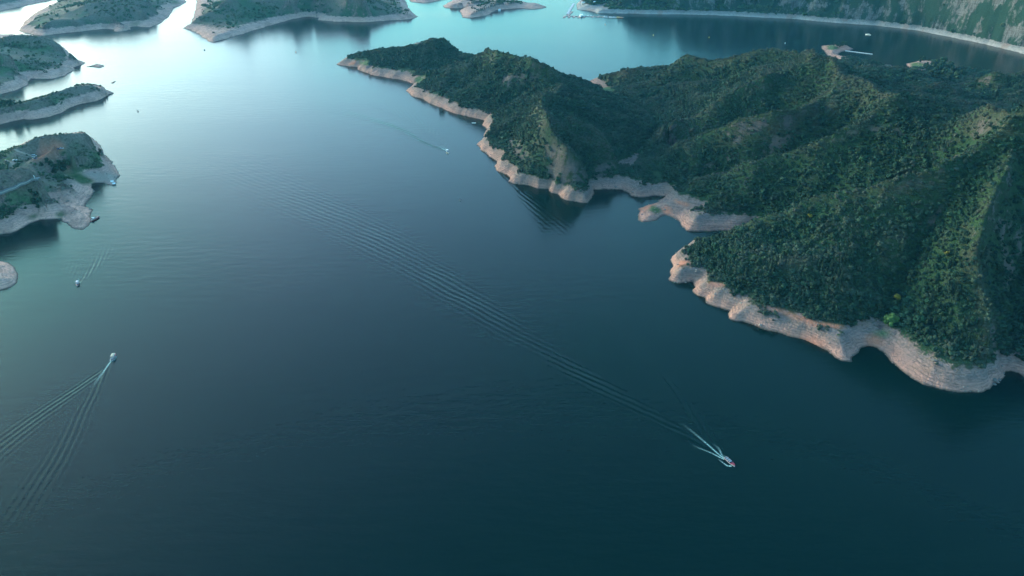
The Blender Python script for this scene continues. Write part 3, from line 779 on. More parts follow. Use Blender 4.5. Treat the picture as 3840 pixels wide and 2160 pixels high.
def rock_bm(seed):
    r = random.Random(seed); bm = bmesh.new()
    bmesh.ops.create_icosphere(bm, subdivisions=1, radius=1.0)
    for v in bm.verts:
        v.co *= r.uniform(0.65, 1.15); v.co.z *= 0.62
    return bm
def rock_mat(name, a, b):
    m = new_mat(name); t = NT(m)
    c = t.mix(t.attr('rnd', 'INSTANCER').outputs['Fac'], a, b)
    c = t.mix(t.rng(t.noise(t.pos(), 1.2, 3), 0.35, 0.65, 0.5, 0.0), c, tuple(v * 0.4 for v in a))
    t.out(t.bsdf(c, 0.95, Specular_IOR_Level=0.15).outputs[0]); return m
M['rock'] = rock_mat('shore_rock', (0.15, 0.135, 0.13), (0.40, 0.27, 0.23))
ROCKS = bpy.data.collections.new('rock_shape')
for i in range(4):
    me = bpy.data.meshes.new('rock_shape'); bm = rock_bm(800 + i); bm.to_mesh(me); bm.free(); me.materials.append(M['rock'])
    ROCKS.objects.link(bpy.data.objects.new(f'rock_shape.{i:03d}', me))
GN_R = scatter_tree(ROCKS)
def spread_rocks(name, label, land, spacing, size, seed, prob):
    g = np.random.default_rng(seed)
    nx, ny = int(land.nx * land.step / spacing), int(land.ny * land.step / spacing)
    X, Y = np.meshgrid(land.x0 + (np.arange(nx) + .5) * spacing, land.y0 + (np.arange(ny) + .5) * spacing)
    X = (X + g.uniform(-.5, .5, X.shape) * spacing).ravel(); Y = (Y + g.uniform(-.5, .5, Y.shape) * spacing).ravel()
    Z = land.z(X, Y); px, py = proj(X, Y, Z)
    clump = np.clip(0.5 + 1.8 * fbm(X / 12, Y / 12, seed + 4, 3), 0, 1)
    near = np.clip(1.2 - Z / 3.0, 0.25, 1)
    ok = (Z > -0.25) & (Z < RING + 1) & (px > -100) & (px < 4000) & (g.random(X.shape) < prob * clump * near)
    X, Y, Z = X[ok], Y[ok], Z[ok]; n = len(X)
    s_ = size * np.clip(g.lognormal(-0.3, 0.55, n), 0.25, 2.6)
    me = bpy.data.meshes.new(name); me.vertices.add(n); me.vertices.foreach_set('co', np.stack([X, Y, Z], 1).astype(np.float32).ravel())
    for nm, ty, key, arr in (('pick', 'INT', 'value', g.integers(0, 4, n).astype(np.int32)), ('turn', 'FLOAT_VECTOR', 'vector', np.stack([g.normal(0, .2, n), g.normal(0, .2, n), g.uniform(0, 6.28, n)], 1).astype(np.float32)),
                             ('size', 'FLOAT_VECTOR', 'vector', np.stack([s_ * g.uniform(.8, 1.5, n), s_, s_ * g.uniform(.6, 1.1, n)], 1).astype(np.float32)), ('rnd', 'FLOAT', 'value', g.random(n).astype(np.float32))):
        a = me.attributes.new(nm, ty, 'POINT'); a.data.foreach_set(key, arr.ravel())
    me.update(); o = bpy.data.objects.new(name, me); col.objects.link(o)
    md = o.modifiers.new('spread', 'NODES'); md.node_group = GN_R
    tag(o, label, None, None, 'stuff')
spread_rocks('shore_rubble', 'broken rock rubble strewn over the bare shore of the forested headland', head, 2.2, 0.75, 301, 0.55)
spread_rocks('headland_rubble', 'loose pale stones over the bare banks of the grassy headland', leftl, 2.4, 0.7, 303, 0.5)

# individual trees that stand out of the scrub
def trunk_bm(seed, h, r0, limbs=4, top=0.75):
    r = random.Random(seed); bm = bmesh.new()
    def tube(a, b, ra, rb, n=6):
        d = (b - a).normalized(); t = d.orthogonal().normalized(); q = d.cross(t); rings = []
        for p, rr in ((a, ra), ((a + b) / 2 + Vector((r.uniform(-.05, .05), r.uniform(-.05, .05), 0)) * h, (ra + rb) / 2), (b, rb)):
            rings.append([bm.verts.new(p + (t * math.cos(k * 6.2832 / n) + q * math.sin(k * 6.2832 / n)) * rr) for k in range(n)])
        for A_, B_ in zip(rings[:-1], rings[1:]):
            for k in range(n): bm.faces.new((A_[k], A_[(k + 1) % n], B_[(k + 1) % n], B_[k]))
        bm.faces.new(rings[-1]); 
    tube(Vector((0, 0, -0.8)), Vector((0, 0, h * top)), r0, r0 * 0.45)
    for k in range(limbs):
        a = k * 6.28 / max(1, limbs) + r.uniform(-.4, .4); z0 = h * r.uniform(.35, .6)
        tube(Vector((0, 0, z0)), Vector((math.cos(a) * h * .28, math.sin(a) * h * .28, z0 + h * .25)), r0 * .4, r0 * .15, 5)
    return bm
def mesh_of(bm, name, mat):
    me = bpy.data.meshes.new(name); bm.to_mesh(me); bm.free(); me.materials.append(mat); return me
ROUND = [mesh_of(crown_bm(500 + i, lobes=9, leaves=330, leaf=0.17, lobe_r=0.36, spread=(0.62, 0.62, 0.42), core_sub=2), 'crown', M['tree']) for i in range(4)]
CONE = [mesh_of(crown_bm(540 + i, lobes=6, leaves=240, leaf=0.16, core_sub=1, pointed=True), 'crown', M['tree_dark']) for i in range(3)]
BIG = mesh_of(crown_bm(571, lobes=16, leaves=900, leaf=0.11, lobe_r=0.30, spread=(0.68, 0.68, 0.45), core_sub=2), 'crown', M['tree_bright'])
YEL = mesh_of(crown_bm(581, lobes=7, leaves=360, leaf=0.15, lobe_r=0.34, spread=(0.66, 0.5, 0.25), core_sub=2), 'crown', M['tree_yellow'])
TR_R = [mesh_of(trunk_bm(600 + i, 1.0, 0.06), 'trunk', M['bark']) for i in range(2)]
TR_C = mesh_of(trunk_bm(620, 1.0, 0.05, limbs=0), 'trunk', M['bark'])
def place_tree(name, label, loc, r, crown, trunk, lift, rz, group=None, tall=1.0):
    t = thing(name, label, 'tree', loc, rz, group)
    tr = bpy.data.objects.new('trunk', trunk); col.objects.link(tr); tr.parent = t; tr.scale = (r * 1.3, r * 1.3, lift + r * 1.1)
    c = bpy.data.objects.new('crown', crown); col.objects.link(c); c.parent = t
    c.location = (0, 0, lift); c.scale = (r, r, r * tall)
    return t
def on(land, px, py):
    return land.drape(px, py)
place_tree('bright_tree', 'lone bright green tree at the head of the red earth cove', on(head, 3336, 1222), 6.6, BIG, TR_R[0], 1.2, 0.4, tall=1.05)
place_tree('yellow_tree', 'yellow-leaved tree in the dark gully above the red cove', on(head, 3357, 1140), 4.6, YEL, TR_R[1], 3.5, 1.1)
for (x, y, r) in ((3034,822,2.6), (3772,1062,2.4), (3550,962,2.4)):
    place_tree('yellow_green_tree', 'small yellowish tree among dark scrub on the headland', on(head, x, y), r, YEL, TR_R[1], 2.0, x * 0.7, 'small yellowish trees on the headland')
rt = random.Random(31)
for (x, y, r, n) in ((3128,171,5.0,0), (3140,174,4.2,1), (3158,172,5.6,2), (3168,170,5.0,3), (3148,176,3.8,0)):
    place_tree('spit_tree', 'green tree in the clump on the narrow grassy spit', on(head, x, y + 4), r, ROUND[n], TR_R[n % 2], 3.0, rt.uniform(0, 6), 'trees on the narrow spit', 1.25)
for (x, y, r, n) in ((3452,236,6.5,0),):
    place_tree('shore_tree', 'lone round tree at the edge of the shore meadow', on(head, x, y), r, ROUND[n], TR_R[0], 3.0, 0.3, None, 1.25)
for (x, y, r, n) in ((3508,248,9,1), (3535,240,10,2), (3520,262,9,3), (3548,262,10,0), (3500,272,8,1), (3478,262,8,2), (3562,252,9,3), (3575,276,10,1), (3540,284,10,0), (3512,292,9,2), (3590,292,9,3), (3556,300,9,2), (3470,248,6,1), (3604,282,8,0), (3486,284,8,3)):
    place_tree('grove_tree', ('big' if r >= 9 else 'smaller') + ' round tree in the dense grove by the shore meadow', on(head, x, y + 6), r * 0.85, ROUND[n], TR_R[n % 2], 2.5, rt.uniform(0, 6), 'grove trees by the shore meadow', 1.2)
place_tree('cove_tree', 'round pale green tree at the bay below the tip hill', on(head, 1608, 290), 7.0, ROUND[1], TR_R[0], 1.5, 0.9, None, 1.2)
place_tree('bank_tree', 'bushy bright tree above the grey rock bank by the second hill', on(head, 1656, 362), 7.0, ROUND[2], TR_R[0], 1.0, 2.9, None, 1.0)
for (x, y, r) in ((238,646,6.5), (214,640,5.5), (252,628,6.0), (226,624,5.0), (206,652,4.5), (196,632,5.0), (128,768,4.5), (150,760,4.0), (136,742,4.2), (146,784,3.6), (176,616,4.0), (158,626,3.6), (120,728,3.4), (12,806,4.5), (28,812,5.0), (44,806,4.2), (8,826,4.0)):
    where = 'in the hollow beside the green cove lawn' if x > 155 else ('on the slope below the grey road' if x > 100 else 'at the foot of the slope above the pale bank')
    place_tree('gully_tree', f'dark green tree {where}', on(leftl, x, y), r * 0.9, ROUND[int(x) % 4], TR_R[0], 1.2, x * 1.3, 'gully trees on the grassy headland', 1.1)
for (x, y, r) in ((10,396,7.5), (24,392,7), (38,394,6.5), (52,390,6), (78,386,4.0), (0,400,7)):
    place_tree('island_tree', 'dark tree in the clump behind the long island bank', on(isle, x, y + 5), r * 0.9, ROUND[int(x) % 4], TR_R[0], 1.2, x * 1.3, 'tree clump on the long island', 1.1)
# dark conifers on the near slopes
cones = [(3072,985),(3080,1010),(3118,1000),(3128,1022),(3142,1036),(3150,1052),(3092,1032),(3115,1056),(3150,980),(3165,978),(2890,1010),(2898,1018),(2756,1015),(2795,1022),(2905,998),(3010,1110),(3098,1112),(2912,1098),(3490,1118),(3510,1098),(3550,1075),(3560,1092),(3584,1100),(3585,1118),(3492,1168),(3470,1172),(3515,1160),(3552,1000),(3562,990),(3572,986),(3610,1210),(3650,1210),(3622,1222),(3480,1205),(3500,1212),(3690,950),(3680,970),(3470,1220),(3692,1290),(3672,1260),(3700,1300),(3650,1340),(3655,1325),(3060,850),(3190,900),(3600,1275),(3580,1290),(3625,1280),(3530,1250),(3520,1266)]
for k, (x, y) in enumerate(cones):
    r = rt.uniform(3.0, 4.2)
    where = 'on the slope above the long pink bank' if x < 3250 else ('beside the gully above the red earth cove' if x < 3540 else 'on the spur above the broad rounded bank')
    place_tree('dark_conifer', f'dark pointed conifer among scrub {where}', on(head, x, y + 10), r, CONE[k % 3], TR_C, 0.4, rt.uniform(0, 6), 'dark conifers on the near slope', rt.uniform(0.95, 1.25))
# round crowns rising from the scrub in the gullies, nearest the shore first
X, Y, Z, cv, dry = fpts
ppx, ppy = proj(X, Y, Z)
cand = np.where((cv < -0.3) & (dry < 0.4) & (Y < 800) & (ppx > 2350) & (ppx < 3835))[0]
rt.shuffle(cand := list(cand))
done = []
for k in cand:
    if len(done) >= 170: break
    if any((X[k] - a) ** 2 + (Y[k] - b) ** 2 < 150 for a, b in done): continue
    done.append((X[k], Y[k]))
    r = rt.uniform(2.9, 4.3)
    where = 'in the valleys behind the near spur' if ppy[k] < 0.2 * 0 + 820 - 0.22 * max(0.0, ppx[k] - 2900) else ('on the slope above the long pink bank' if ppx[k] < 3250 else ('in the gully above the red earth cove' if ppx[k] < 3540 else 'on the spur above the broad rounded bank'))
    place_tree('forest_tree', ('large' if r > 3.7 else 'small') + f' round green tree crown {where}', (float(X[k]), float(Y[k]), float(Z[k])), r, ROUND[rt.randrange(4)], TR_R[0], r * 0.35, rt.uniform(0, 6), 'round trees rising above the headland scrub', rt.uniform(0.9, 1.2))

# ------------------------------------------------------------------ small helpers for built objects
def box(bm, x0, x1, y0, y1, z0, z1, bev=0.0):
    g = bmesh.ops.create_cube(bm, size=1.0, matrix=Matrix.Translation(((x0 + x1) / 2, (y0 + y1) / 2, (z0 + z1) / 2)) @ Matrix.Diagonal((x1 - x0, y1 - y0, z1 - z0, 1)))
    if bev > 0:
        es = list({e for v in g['verts'] for e in v.link_edges})
        bmesh.ops.bevel(bm, geom=es, offset=bev, segments=1, affect='EDGES')
    return g
def cyl(bm, p, r, h, axis='Z', n=10, r2=None):
    m = Matrix.Translation(p)
    if axis == 'X': m = m @ Matrix.Rotation(math.pi / 2, 4, 'Y')
    if axis == 'Y': m = m @ Matrix.Rotation(math.pi / 2, 4, 'X')
    bmesh.ops.create_cone(bm, cap_ends=True, segments=n, radius1=r, radius2=r if r2 is None else r2, depth=h, matrix=m)
def loft(bm, sections, caps=True):
    rings = [[bm.verts.new(p) for p in s] for s in sections]
    n = len(rings[0])
    for A, B in zip(rings[:-1], rings[1:]):
        for k in range(n): bm.faces.new((A[k], A[(k + 1) % n], B[(k + 1) % n], B[k]))
    if caps: bm.faces.new(rings[0][::-1]); bm.faces.new(rings[-1])
    bmesh.ops.recalc_face_normals(bm, faces=bm.faces)
def B(): return bmesh.new()

M['white'] = plain('white_paint', (0.78, 0.78, 0.76), 0.4, 0.06)
M['red'] = plain('red_paint', (0.30, 0.03, 0.05), 0.45, 0.12)
M['maroon'] = plain('maroon_paint', (0.24, 0.05, 0.05), 0.5, 0.15)
M['canvas'] = plain('beige_canvas', (0.46, 0.38, 0.29), 0.85, 0.1)
M['pale'] = plain('pale_grey_deck', (0.50, 0.46, 0.48), 0.7, 0.1)
M['dark'] = plain('dark_grey_plastic', (0.035, 0.038, 0.045), 0.5, 0.2)
M['navy'] = plain('navy_paint', (0.03, 0.05, 0.13), 0.35, 0.1)
M['blackp'] = plain('black_paint', (0.018, 0.018, 0.022), 0.3, 0.1)
M['blue'] = plain('light_blue_paint', (0.18, 0.40, 0.52), 0.5, 0.1)
M['yellow'] = plain('yellow_plastic', (0.62, 0.42, 0.08), 0.5, 0.1)
M['orange'] = plain('orange_plastic', (0.55, 0.20, 0.08), 0.5, 0.1)
M['glass'] = plain('tinted_glass', (0.03, 0.04, 0.05), 0.1, 0.1)
M['deckwood'] = plain('weathered_deck_boards', (0.36, 0.24, 0.22), 0.85, 0.2, 0.8)
M['asphalt'] = plain('road_asphalt', (0.17, 0.165, 0.165), 0.9, 0.12, 0.3)
M['railing'] = plain('pale_kerb_stone', (0.34, 0.31, 0.28), 0.8, 0.1)
M['track'] = plain('dirt_track', (0.30, 0.23, 0.18), 0.9, 0.15)
M['skin'] = plain('skin', (0.42, 0.27, 0.2), 0.6, 0.05)
M['float'] = plain('white_float_plastic', (0.70, 0.74, 0.78), 0.5, 0.06)

def hull_sections(Ln, Wd, Hh, flare=0.0, inset=0.0, z0=-0.25, top=None):
    """hull outline sections stern to bow along +X"""
    out = []
    prof = ((-0.5, 0.86), (-0.35, 0.97), (-0.1, 1.0), (0.15, 0.93), (0.32, 0.70), (0.43, 0.38), (0.5, 0.06))
    for u, w in prof:
        x = u * Ln; hw = w * Wd / 2 - inset
        if hw < 0.03: hw = 0.03
        zt = Hh + 0.25 * Hh * max(0, u + 0.1) ** 2 * 4
        kb = z0 + (0.35 * Hh if u > 0.45 else 0)
        out.append([(x, -hw, zt), (x, -hw * 0.92, zt * 0.35), (x, -hw * 0.45, kb), (x, hw * 0.45, kb), (x, hw * 0.92, zt * 0.35), (x, hw, zt)])
    return out
def boat(name, label, px, py, head_px, Ln, Wd, hullm='pale', bowm='red', canopy=None, group=None, detail=True, motor=True):
    x, y, _ = at(px, py); hx, hy, _ = at(*head_px)
    rz = math.atan2(hy - y, hx - x)
    t = thing(name, label, 'boat', (x, y, 0), rz, group)
    Hh = Ln * 0.085
    b = B(); loft(b, hull_sections(Ln, Wd, Hh)); obj('hull', b, M[hullm], t)
    # rub rail and foredeck
    b = B()
    secs = hull_sections(Ln, Wd + 0.10, Hh)
    for sgn in (0, 5):
        pts = [Vector(s[sgn]) for s in secs]
        for a, c in zip(pts[:-1], pts[1:]):
            d = (c - a).length; m = Matrix.Translation((a + c) / 2 + Vector((0, 0, 0.03))) @ (c - a).to_track_quat('X', 'Z').to_matrix().to_4x4()
            bmesh.ops.create_cube(b, size=1.0, matrix=m @ Matrix.Diagonal((d + 0.05, 0.10, 0.12, 1)))
    obj('rub_rail', b, M[bowm], t)
    b = B()
    s5 = [s for s in secs if s[0][0] >= 0.14 * Ln]
    rows = [[Vector(s[0]) + Vector((0, 0, .06)), (Vector(s[0]) + Vector(s[5])) / 2 + Vector((0, 0, .06 + .18 * abs(s[0][1]))), Vector(s[5]) + Vector((0, 0, .06))] for s in s5]
    vr = [[b.verts.new(p) for p in r] for r in rows]
    for A, C in zip(vr[:-1], vr[1:]):
        for k in (0, 1): b.faces.new((A[k], C[k], C[k + 1], A[k + 1]))
    bmesh.ops.recalc_face_normals(b, faces=b.faces)
    obj('foredeck', b, M[bowm], t)
    if detail:
        b = B(); box(b, -0.46 * Ln, 0.13 * Ln, -Wd * .40, Wd * .40, Hh + 0.01, Hh + 0.05); obj('cockpit_floor', b, M['dark'], t)
        for u in (-0.30, -0.12, 0.04):
            b = B(); box(b, u * Ln - .22, u * Ln + .22, -Wd * .36, Wd * .36, Hh + .05, Hh + .42, .04); box(b, u * Ln - .27, u * Ln - .17, -Wd * .36, Wd * .36, Hh + .42, Hh + .78, .03)
            obj('seat', b, M['pale'], t)
        b = B(); loft(b, [[(0.12 * Ln, -Wd * .40, Hh), (0.12 * Ln, Wd * .40, Hh), (0.10 * Ln, Wd * .38, Hh + .55), (0.10 * Ln, -Wd * .38, Hh + .55)], [(0.13 * Ln, -Wd * .40, Hh), (0.13 * Ln, Wd * .40, Hh), (0.11 * Ln, Wd * .38, Hh + .55), (0.11 * Ln, -Wd * .38, Hh + .55)]])
        obj('windscreen', b, M['glass'], t)
    if canopy:
        c0, c1 = canopy[1] * Ln, canopy[2] * Ln
        b = B(); n = 7; v0, v1 = [], []
        for k in range(n):
            a = -1 + 2 * k / (n - 1); z = Hh + 1.75 + 0.22 * (1 - a * a)
            v0.append((c0, a * Wd * .46, z)); v1.append((c1, a * Wd * .46, z))
        low0 = [(p[0], p[1], p[2] - .07) for p in v0[::-1]]; low1 = [(p[0], p[1], p[2] - .07) for p in v1[::-1]]
        loft(b, [v0 + low0, v1 + low1]); obj('canopy', b, M[canopy[0]], t)
        for cx in (c0 + .15, c1 - .15):
            for sy in (-1, 1):
                b = B(); cyl(b, (cx, sy * Wd * .43, Hh + .86), .035, 1.74, n=6); obj('canopy_post', b, M['pale'], t)
    if motor:
        b = B(); box(b, -0.5 * Ln - .55, -0.5 * Ln - .05, -.22, .22, Hh * .7, Hh * .7 + .55, .08); cyl(b, (-0.5 * Ln - .3, 0, Hh * .2), .09, 1.1, n=6)
        obj('outboard_motor', b, M['dark'], t)
    return t

boat('speedboat', 'red-bowed speedboat running at the head of the long wake', 2737, 1734, (2752, 1748), 8.6, 2.5, 'pale', 'red')
boat('canopy_boat', 'beige-canopied red boat heading up the lake with a forked wake', 426, 1341, (434, 1327), 8.8, 2.6, 'pale', 'red', ('canvas', -0.28, 0.22))
boat('ferry_boat', 'small pale-roofed boat heading for the camera off the rock spit', 291, 1067, (289, 1076), 7.5, 2.4, 'pale', 'maroon', ('pale', -0.38, 0.05))
boat('tour_boat', 'white-hulled dark-bowed boat heading toward the cliffed point', 1679, 571, (1684, 578), 10.0, 3.0, 'white', 'blackp', ('white', -0.4, -0.05))
boat('moored_boat', 'maroon open boat lying beside the bare rocky tongue', 357, 823, (366, 818), 12.5, 3.0, 'maroon', 'maroon', ('white', -0.25, -0.12), motor=False)
boat('far_motorboat', 'white motorboat crossing dark water below the cliff wall', 3255, 131, (3240, 129), 12.0, 3.4, 'white', 'white', ('white', -0.3, 0.15), detail=False)
boat('far_white_boat', 'white cabin boat moored at the low far island', 1873, 40, (1876, 30), 24.0, 7.0, 'white', 'white', ('white', -0.35, 0.2), detail=False)
boat('bow_rower', 'tiny dark boat alone in mid lake below the cliffed point', 1725, 751, (1722, 740), 6.0, 1.6, 'dark', 'dark', detail=False, motor=False)
boat('lone_skiff', 'tiny dark skiff in open water beside the long island', 517, 417, (514, 404), 9.0, 2.0, 'dark', 'dark', detail=False, motor=False)
boat('distant_skiff', 'tiny dark skiff in the glowing water off the twin far hills', 767, 188, (766, 176), 10.0, 2.6, 'dark', 'dark', detail=False, motor=False)
boat('white_dinghy', 'tiny white dinghy in the shaded bay under the second hill', 1777, 462, (1790, 462), 6.0, 2.0, 'white', 'white', detail=False, motor=False)

# channel buoys
def buoy_mesh(mat):
    b = B(); cyl(b, (0, 0, 0.35), 1.0, 1.3, n=12, r2=0.8); cyl(b, (0, 0, 1.9), 0.75, 1.9, n=12, r2=0.2)
    return b
for i, (x, y, mt, lab) in enumerate(((2450, 133, 'yellow', 'yellow channel buoy on the edge of the cliff reflection'), (2659, 141, 'yellow', 'yellow channel buoy in the dark cliff reflection'), (2944, 163, 'float', 'white channel buoy near the narrow spit'), (2269, 92, 'orange', 'orange buoy off the floating dock'), (1110, 197, 'orange', 'small orange buoy off the tip hill'))):
    t = thing('channel_buoy', lab, 'buoy', at(x, y), 0, 'channel buoys')
    b = B(); cyl(b, (0, 0, 0.3), 1.0, 1.2, n=12, r2=0.85); obj('float', b, M[mt], t, True)
    b = B(); cyl(b, (0, 0, 1.75), 0.6, 1.7, n=10, r2=0.15); obj('topmark', b, M[mt], t, True)

# ------------------------------------------------------------------ wakes
def smooth_path(pts, n):
    P = np.array([at(*p)[:2] for p in pts]); d = np.r_[0, np.cumsum(np.hypot(*np.diff(P, axis=0).T))]
    k = np.linspace(0, d[-1], n)
    x, y = np.interp(k, d, P[:, 0]), np.interp(k, d, P[:, 1])
    for _ in range(3):
        win = max(3, n // 14) | 1; ker = np.ones(win) / win
        for a in (x, y):
            e0, e1 = a[0], a[-1]
            a[:] = np.convolve(np.pad(a, win // 2, mode='reflect', reflect_type='odd'), ker, 'valid'); a[0], a[-1] = e0, e1
    return x, y, k
def grid_mesh(name, X, Y, Z, attrs, mat):
    ny, nx = X.shape
    me = bpy.data.meshes.new(name)
    V = np.stack([X, Y, np.full(X.shape, Z)], -1).reshape(-1, 3)
    i, j = np.meshgrid(np.arange(ny - 1), np.arange(nx - 1), indexing='ij'); i, j = i.ravel(), j.ravel()
    Fc = np.stack([i * nx + j, i * nx + j + 1, (i + 1) * nx + j + 1, (i + 1) * nx + j], 1)
    me.from_pydata(V.tolist(), [], Fc.tolist())
    for k, a in attrs.items():
        at_ = me.attributes.new(k, 'FLOAT', 'POINT'); at_.data.foreach_set('value', a.astype(np.float32).ravel())
    # faces must look up
    if me.polygons and me.polygons[0].normal.z < 0: me.flip_normals()
    me.materials.append(mat)
    o = bpy.data.objects.new(name, me); col.objects.link(o)
    return o
WZ = [0.02]
def wake_arm(name, label, pts, w0, w1, lam0, lam1, amp, skew, side, fade=0.35):
    """a band of feathered wave crests along a path; crests lie at a slant to the band"""
    x, y, s = smooth_path(pts, 260)
    tx, ty = np.gradient(x), np.gradient(y); l = np.hypot(tx, ty); tx, ty = tx / l, ty / l
    nxv, nyv = -ty * side, tx * side
    f = s / s[-1]
    w = w0 + (w1 - w0) * f
    V = np.linspace(-1, 1, 41)
    S, VV = np.meshgrid(s, V); Wd = np.meshgrid(w, V)[0]; Ff = np.meshgrid(f, V)[0]
    X = x[None, :] + nxv[None, :] * VV * Wd; Yy = y[None, :] + nyv[None, :] * VV * Wd
    lam = lam0 + (lam1 - lam0) * Ff
    phase = 2 * np.pi * (VV * Wd + skew * S) / lam
    env = np.clip(1 - VV ** 2, 0, 1) ** 1.5 * np.clip(Ff / 0.02, 0, 1) * np.clip((1 - Ff) / fade, 0, 1) ** 0.8
    WZ[0] += 0.006
    o = grid_mesh(name, X, Yy, WZ[0], dict(phase=phase, amp=amp * env), M['water'])
    tag(o, label, None, None, 'stuff'); return o
wake_arm('boat_wake', 'long band of rippling crests trailing the red-bowed speedboat', [(2712,1718),(2600,1648),(2349,1500),(2132,1380),(1945,1262),(1790,1155),(1635,1045),(1510,962),(1355,865),(1200,785),(1000,690),(800,590)], 3, 70, 4.6, 7.5, 0.11, 0.16, -1, 0.6)
wake_arm('boat_wake', 'faint second arm of the speedboat wake curving toward the point', [(2712,1716),(2640,1600),(2554,1490),(2460,1380),(2380,1283),(2287,1180),(2225,1066),(2169,942),(2110,860),(2030,780)], 3, 34, 4.2, 5.8, 0.085, 0.10, 1, 0.3)
wake_arm('boat_wake', 'crisp left arm of the canopy boat wake', [(420,1350),(397,1380),(310,1444),(217,1512),(124,1578),(0,1680),(-160,1830)], 2, 22, 3.2, 4.8, 0.06, 0.08, 1, 0.3)
wake_arm('boat_wake', 'faint right arm of the canopy boat wake', [(420,1352),(385,1417),(335,1510),(279,1604),(217,1715),(137,1821),(62,1927),(0,1990)], 2, 18, 3.2, 4.8, 0.055, 0.10, -1, 0.35)
wake_arm('boat_wake', 'short feathered wake behind the small pale-roofed boat', [(293,1064),(320,1040),(345,1012),(392,955),(430,905)], 2, 14, 3.2, 4.0, 0.08, 0.2, -1, 0.5)
wake_arm('boat_wake', 'short left wake arm of the small pale-roofed boat', [(290,1062),(278,1035),(262,990),(248,955)], 2, 16, 3.2, 4.0, 0.035, 0.3, 1, 0.5)
wake_arm('boat_wake', 'left wake arm of the white-hulled tour boat', [(1674,565),(1627,550),(1574,527),(1519,489),(1407,451),(1310,421),(1240,410)], 3, 14, 4.5, 6.5, 0.12, 0.2, -1, 0.4)
wake_arm('boat_wake', 'right wake arm of the white-hulled tour boat', [(1678,563),(1680,545),(1661,530),(1594,466),(1519,425),(1426,384)], 3, 22, 4.5, 6.5, 0.10, 0.3, 1, 0.4)
wake_arm('shore_ripples', 'slanting swell lines in the dark reflection off the cliffed point', [(1880,640),(1950,720),(2030,790),(2110,860),(2180,940)], 10, 34, 5.0, 6.0, 0.05, -0.05, 1, 0.5)

def foam_trail(name, label, pts, w0, w1, a0, power=1.0):
    x, y, s = smooth_path(pts, 90)
    tx, ty = np.gradient(x), np.gradient(y); l = np.hypot(tx, ty); tx, ty = tx / l, ty / l
    f = s / s[-1]; w = w0 + (w1 - w0) * f; V = np.linspace(-1, 1, 9)
    X = x[None, :] - ty[None, :] * V[:, None] * w; Yy = y[None, :] + tx[None, :] * V[:, None] * w
    fo = a0 * np.clip(1 - V[:, None] ** 2, 0, 1) * (1 - f[None, :]) ** power
    WZ[0] += 0.006
    o = grid_mesh(name, X, Yy, WZ[0], dict(foam=fo), M['foam']); tag(o, label, None, None, 'stuff'); return o
foam_trail('wake_foam', 'white foam trail behind the red-bowed speedboat', [(2716,1721),(2690,1700),(2650,1664),(2600,1622),(2550,1582)], 0.55, 1.3, 0.85, 1.2)
foam_trail('wake_foam', 'curling foam on the left of the speedboat stern', [(2716,1723),(2700,1716),(2670,1700),(2630,1684),(2590,1668)], 0.6, 1.0, 0.8, 1.0)
foam_trail('wake_foam', 'curling foam on the right of the speedboat stern', [(2716,1721),(2705,1703),(2697,1684),(2690,1676),(2672,1664)], 0.5, 1.0, 0.75, 1.0)
foam_trail('bow_wave', 'foam along the left side of the speedboat hull', [(2744,1748),(2728,1748),(2714,1738),(2700,1727),(2692,1722)], 0.7, 0.5, 1.0, 0.6)
foam_trail('bow_wave', 'thin foam along the right side of the speedboat hull', [(2746,1737),(2741,1729),(2726,1716),(2712,1706)], 0.45, 0.5, 0.75, 0.8)
foam_trail('wake_foam', 'foam trail behind the beige-canopied boat', [(417,1354),(405,1370),(390,1392),(370,1420),(345,1452)], 0.7, 1.5, 0.9, 1.1)
foam_trail('bow_wave', 'foam along the right of the beige-canopied boat', [(436,1337),(434,1344),(427,1354),(420,1362)], 0.5, 0.5, 0.9, 0.7)
foam_trail('bow_wave', 'foam along the left of the beige-canopied boat', [(420,1342),(414,1350),(404,1360)], 0.4, 0.5, 0.6, 0.8)
foam_trail('wake_foam', 'foam trail behind the small pale-roofed boat', [(292,1062),(295,1052),(297,1044)], 0.7, 0.9, 0.6, 1.0)
foam_trail('wake_foam', 'foam trail behind the white-hulled tour boat', [(1676,566),(1668,562),(1655,556),(1640,548)], 1.0, 1.6, 0.9, 1.0)
foam_trail('wake_foam', 'right foam streak behind the white-hulled tour boat', [(1677,565),(1668,556),(1660,546),(1650,538)], 0.9, 1.4, 0.55, 1.0)
foam_trail('wake_foam', 'foam trail behind the far white motorboat', [(3262,132),(3275,133),(3300,135)], 1.6, 2.4, 0.6, 1.0)

# ------------------------------------------------------------------ floating barrier by the narrow spit
p0, p1 = Vector(at(3170, 191)), Vector(at(3272, 204))
t = thing('float_barrier', 'row of white floats strung out from the narrow spit', 'barrier', tuple(p0))
n = 26
for k in range(n):
    q = (p1 - p0) * ((k + .5) / n); dl = (p1 - p0).length / n
    b = B(); cyl(b, (0, 0, 0), 0.62, dl * 0.80, 'X', 10)
    o = obj('float', b, M['float'], t, True) if k == 0 else bpy.data.objects.new('float', fl_me)
    if k == 0: fl_me = o.data
    else: col.objects.link(o); o.parent = t; b.free()
    o.location = q + Vector((0, 0, .45)); o.rotation_euler = (0, 0, math.atan2(p1.y - p0.y, p1.x - p0.x))
b = B(); d = p1 - p0; cyl(b, (0, 0, 0), .18, d.length, 'X', 6)
o = obj('cable', b, M['dark'], t); o.location = d / 2 + Vector((0, 0, .4)); o.rotation_euler = (0, 0, math.atan2(d.y, d.x))

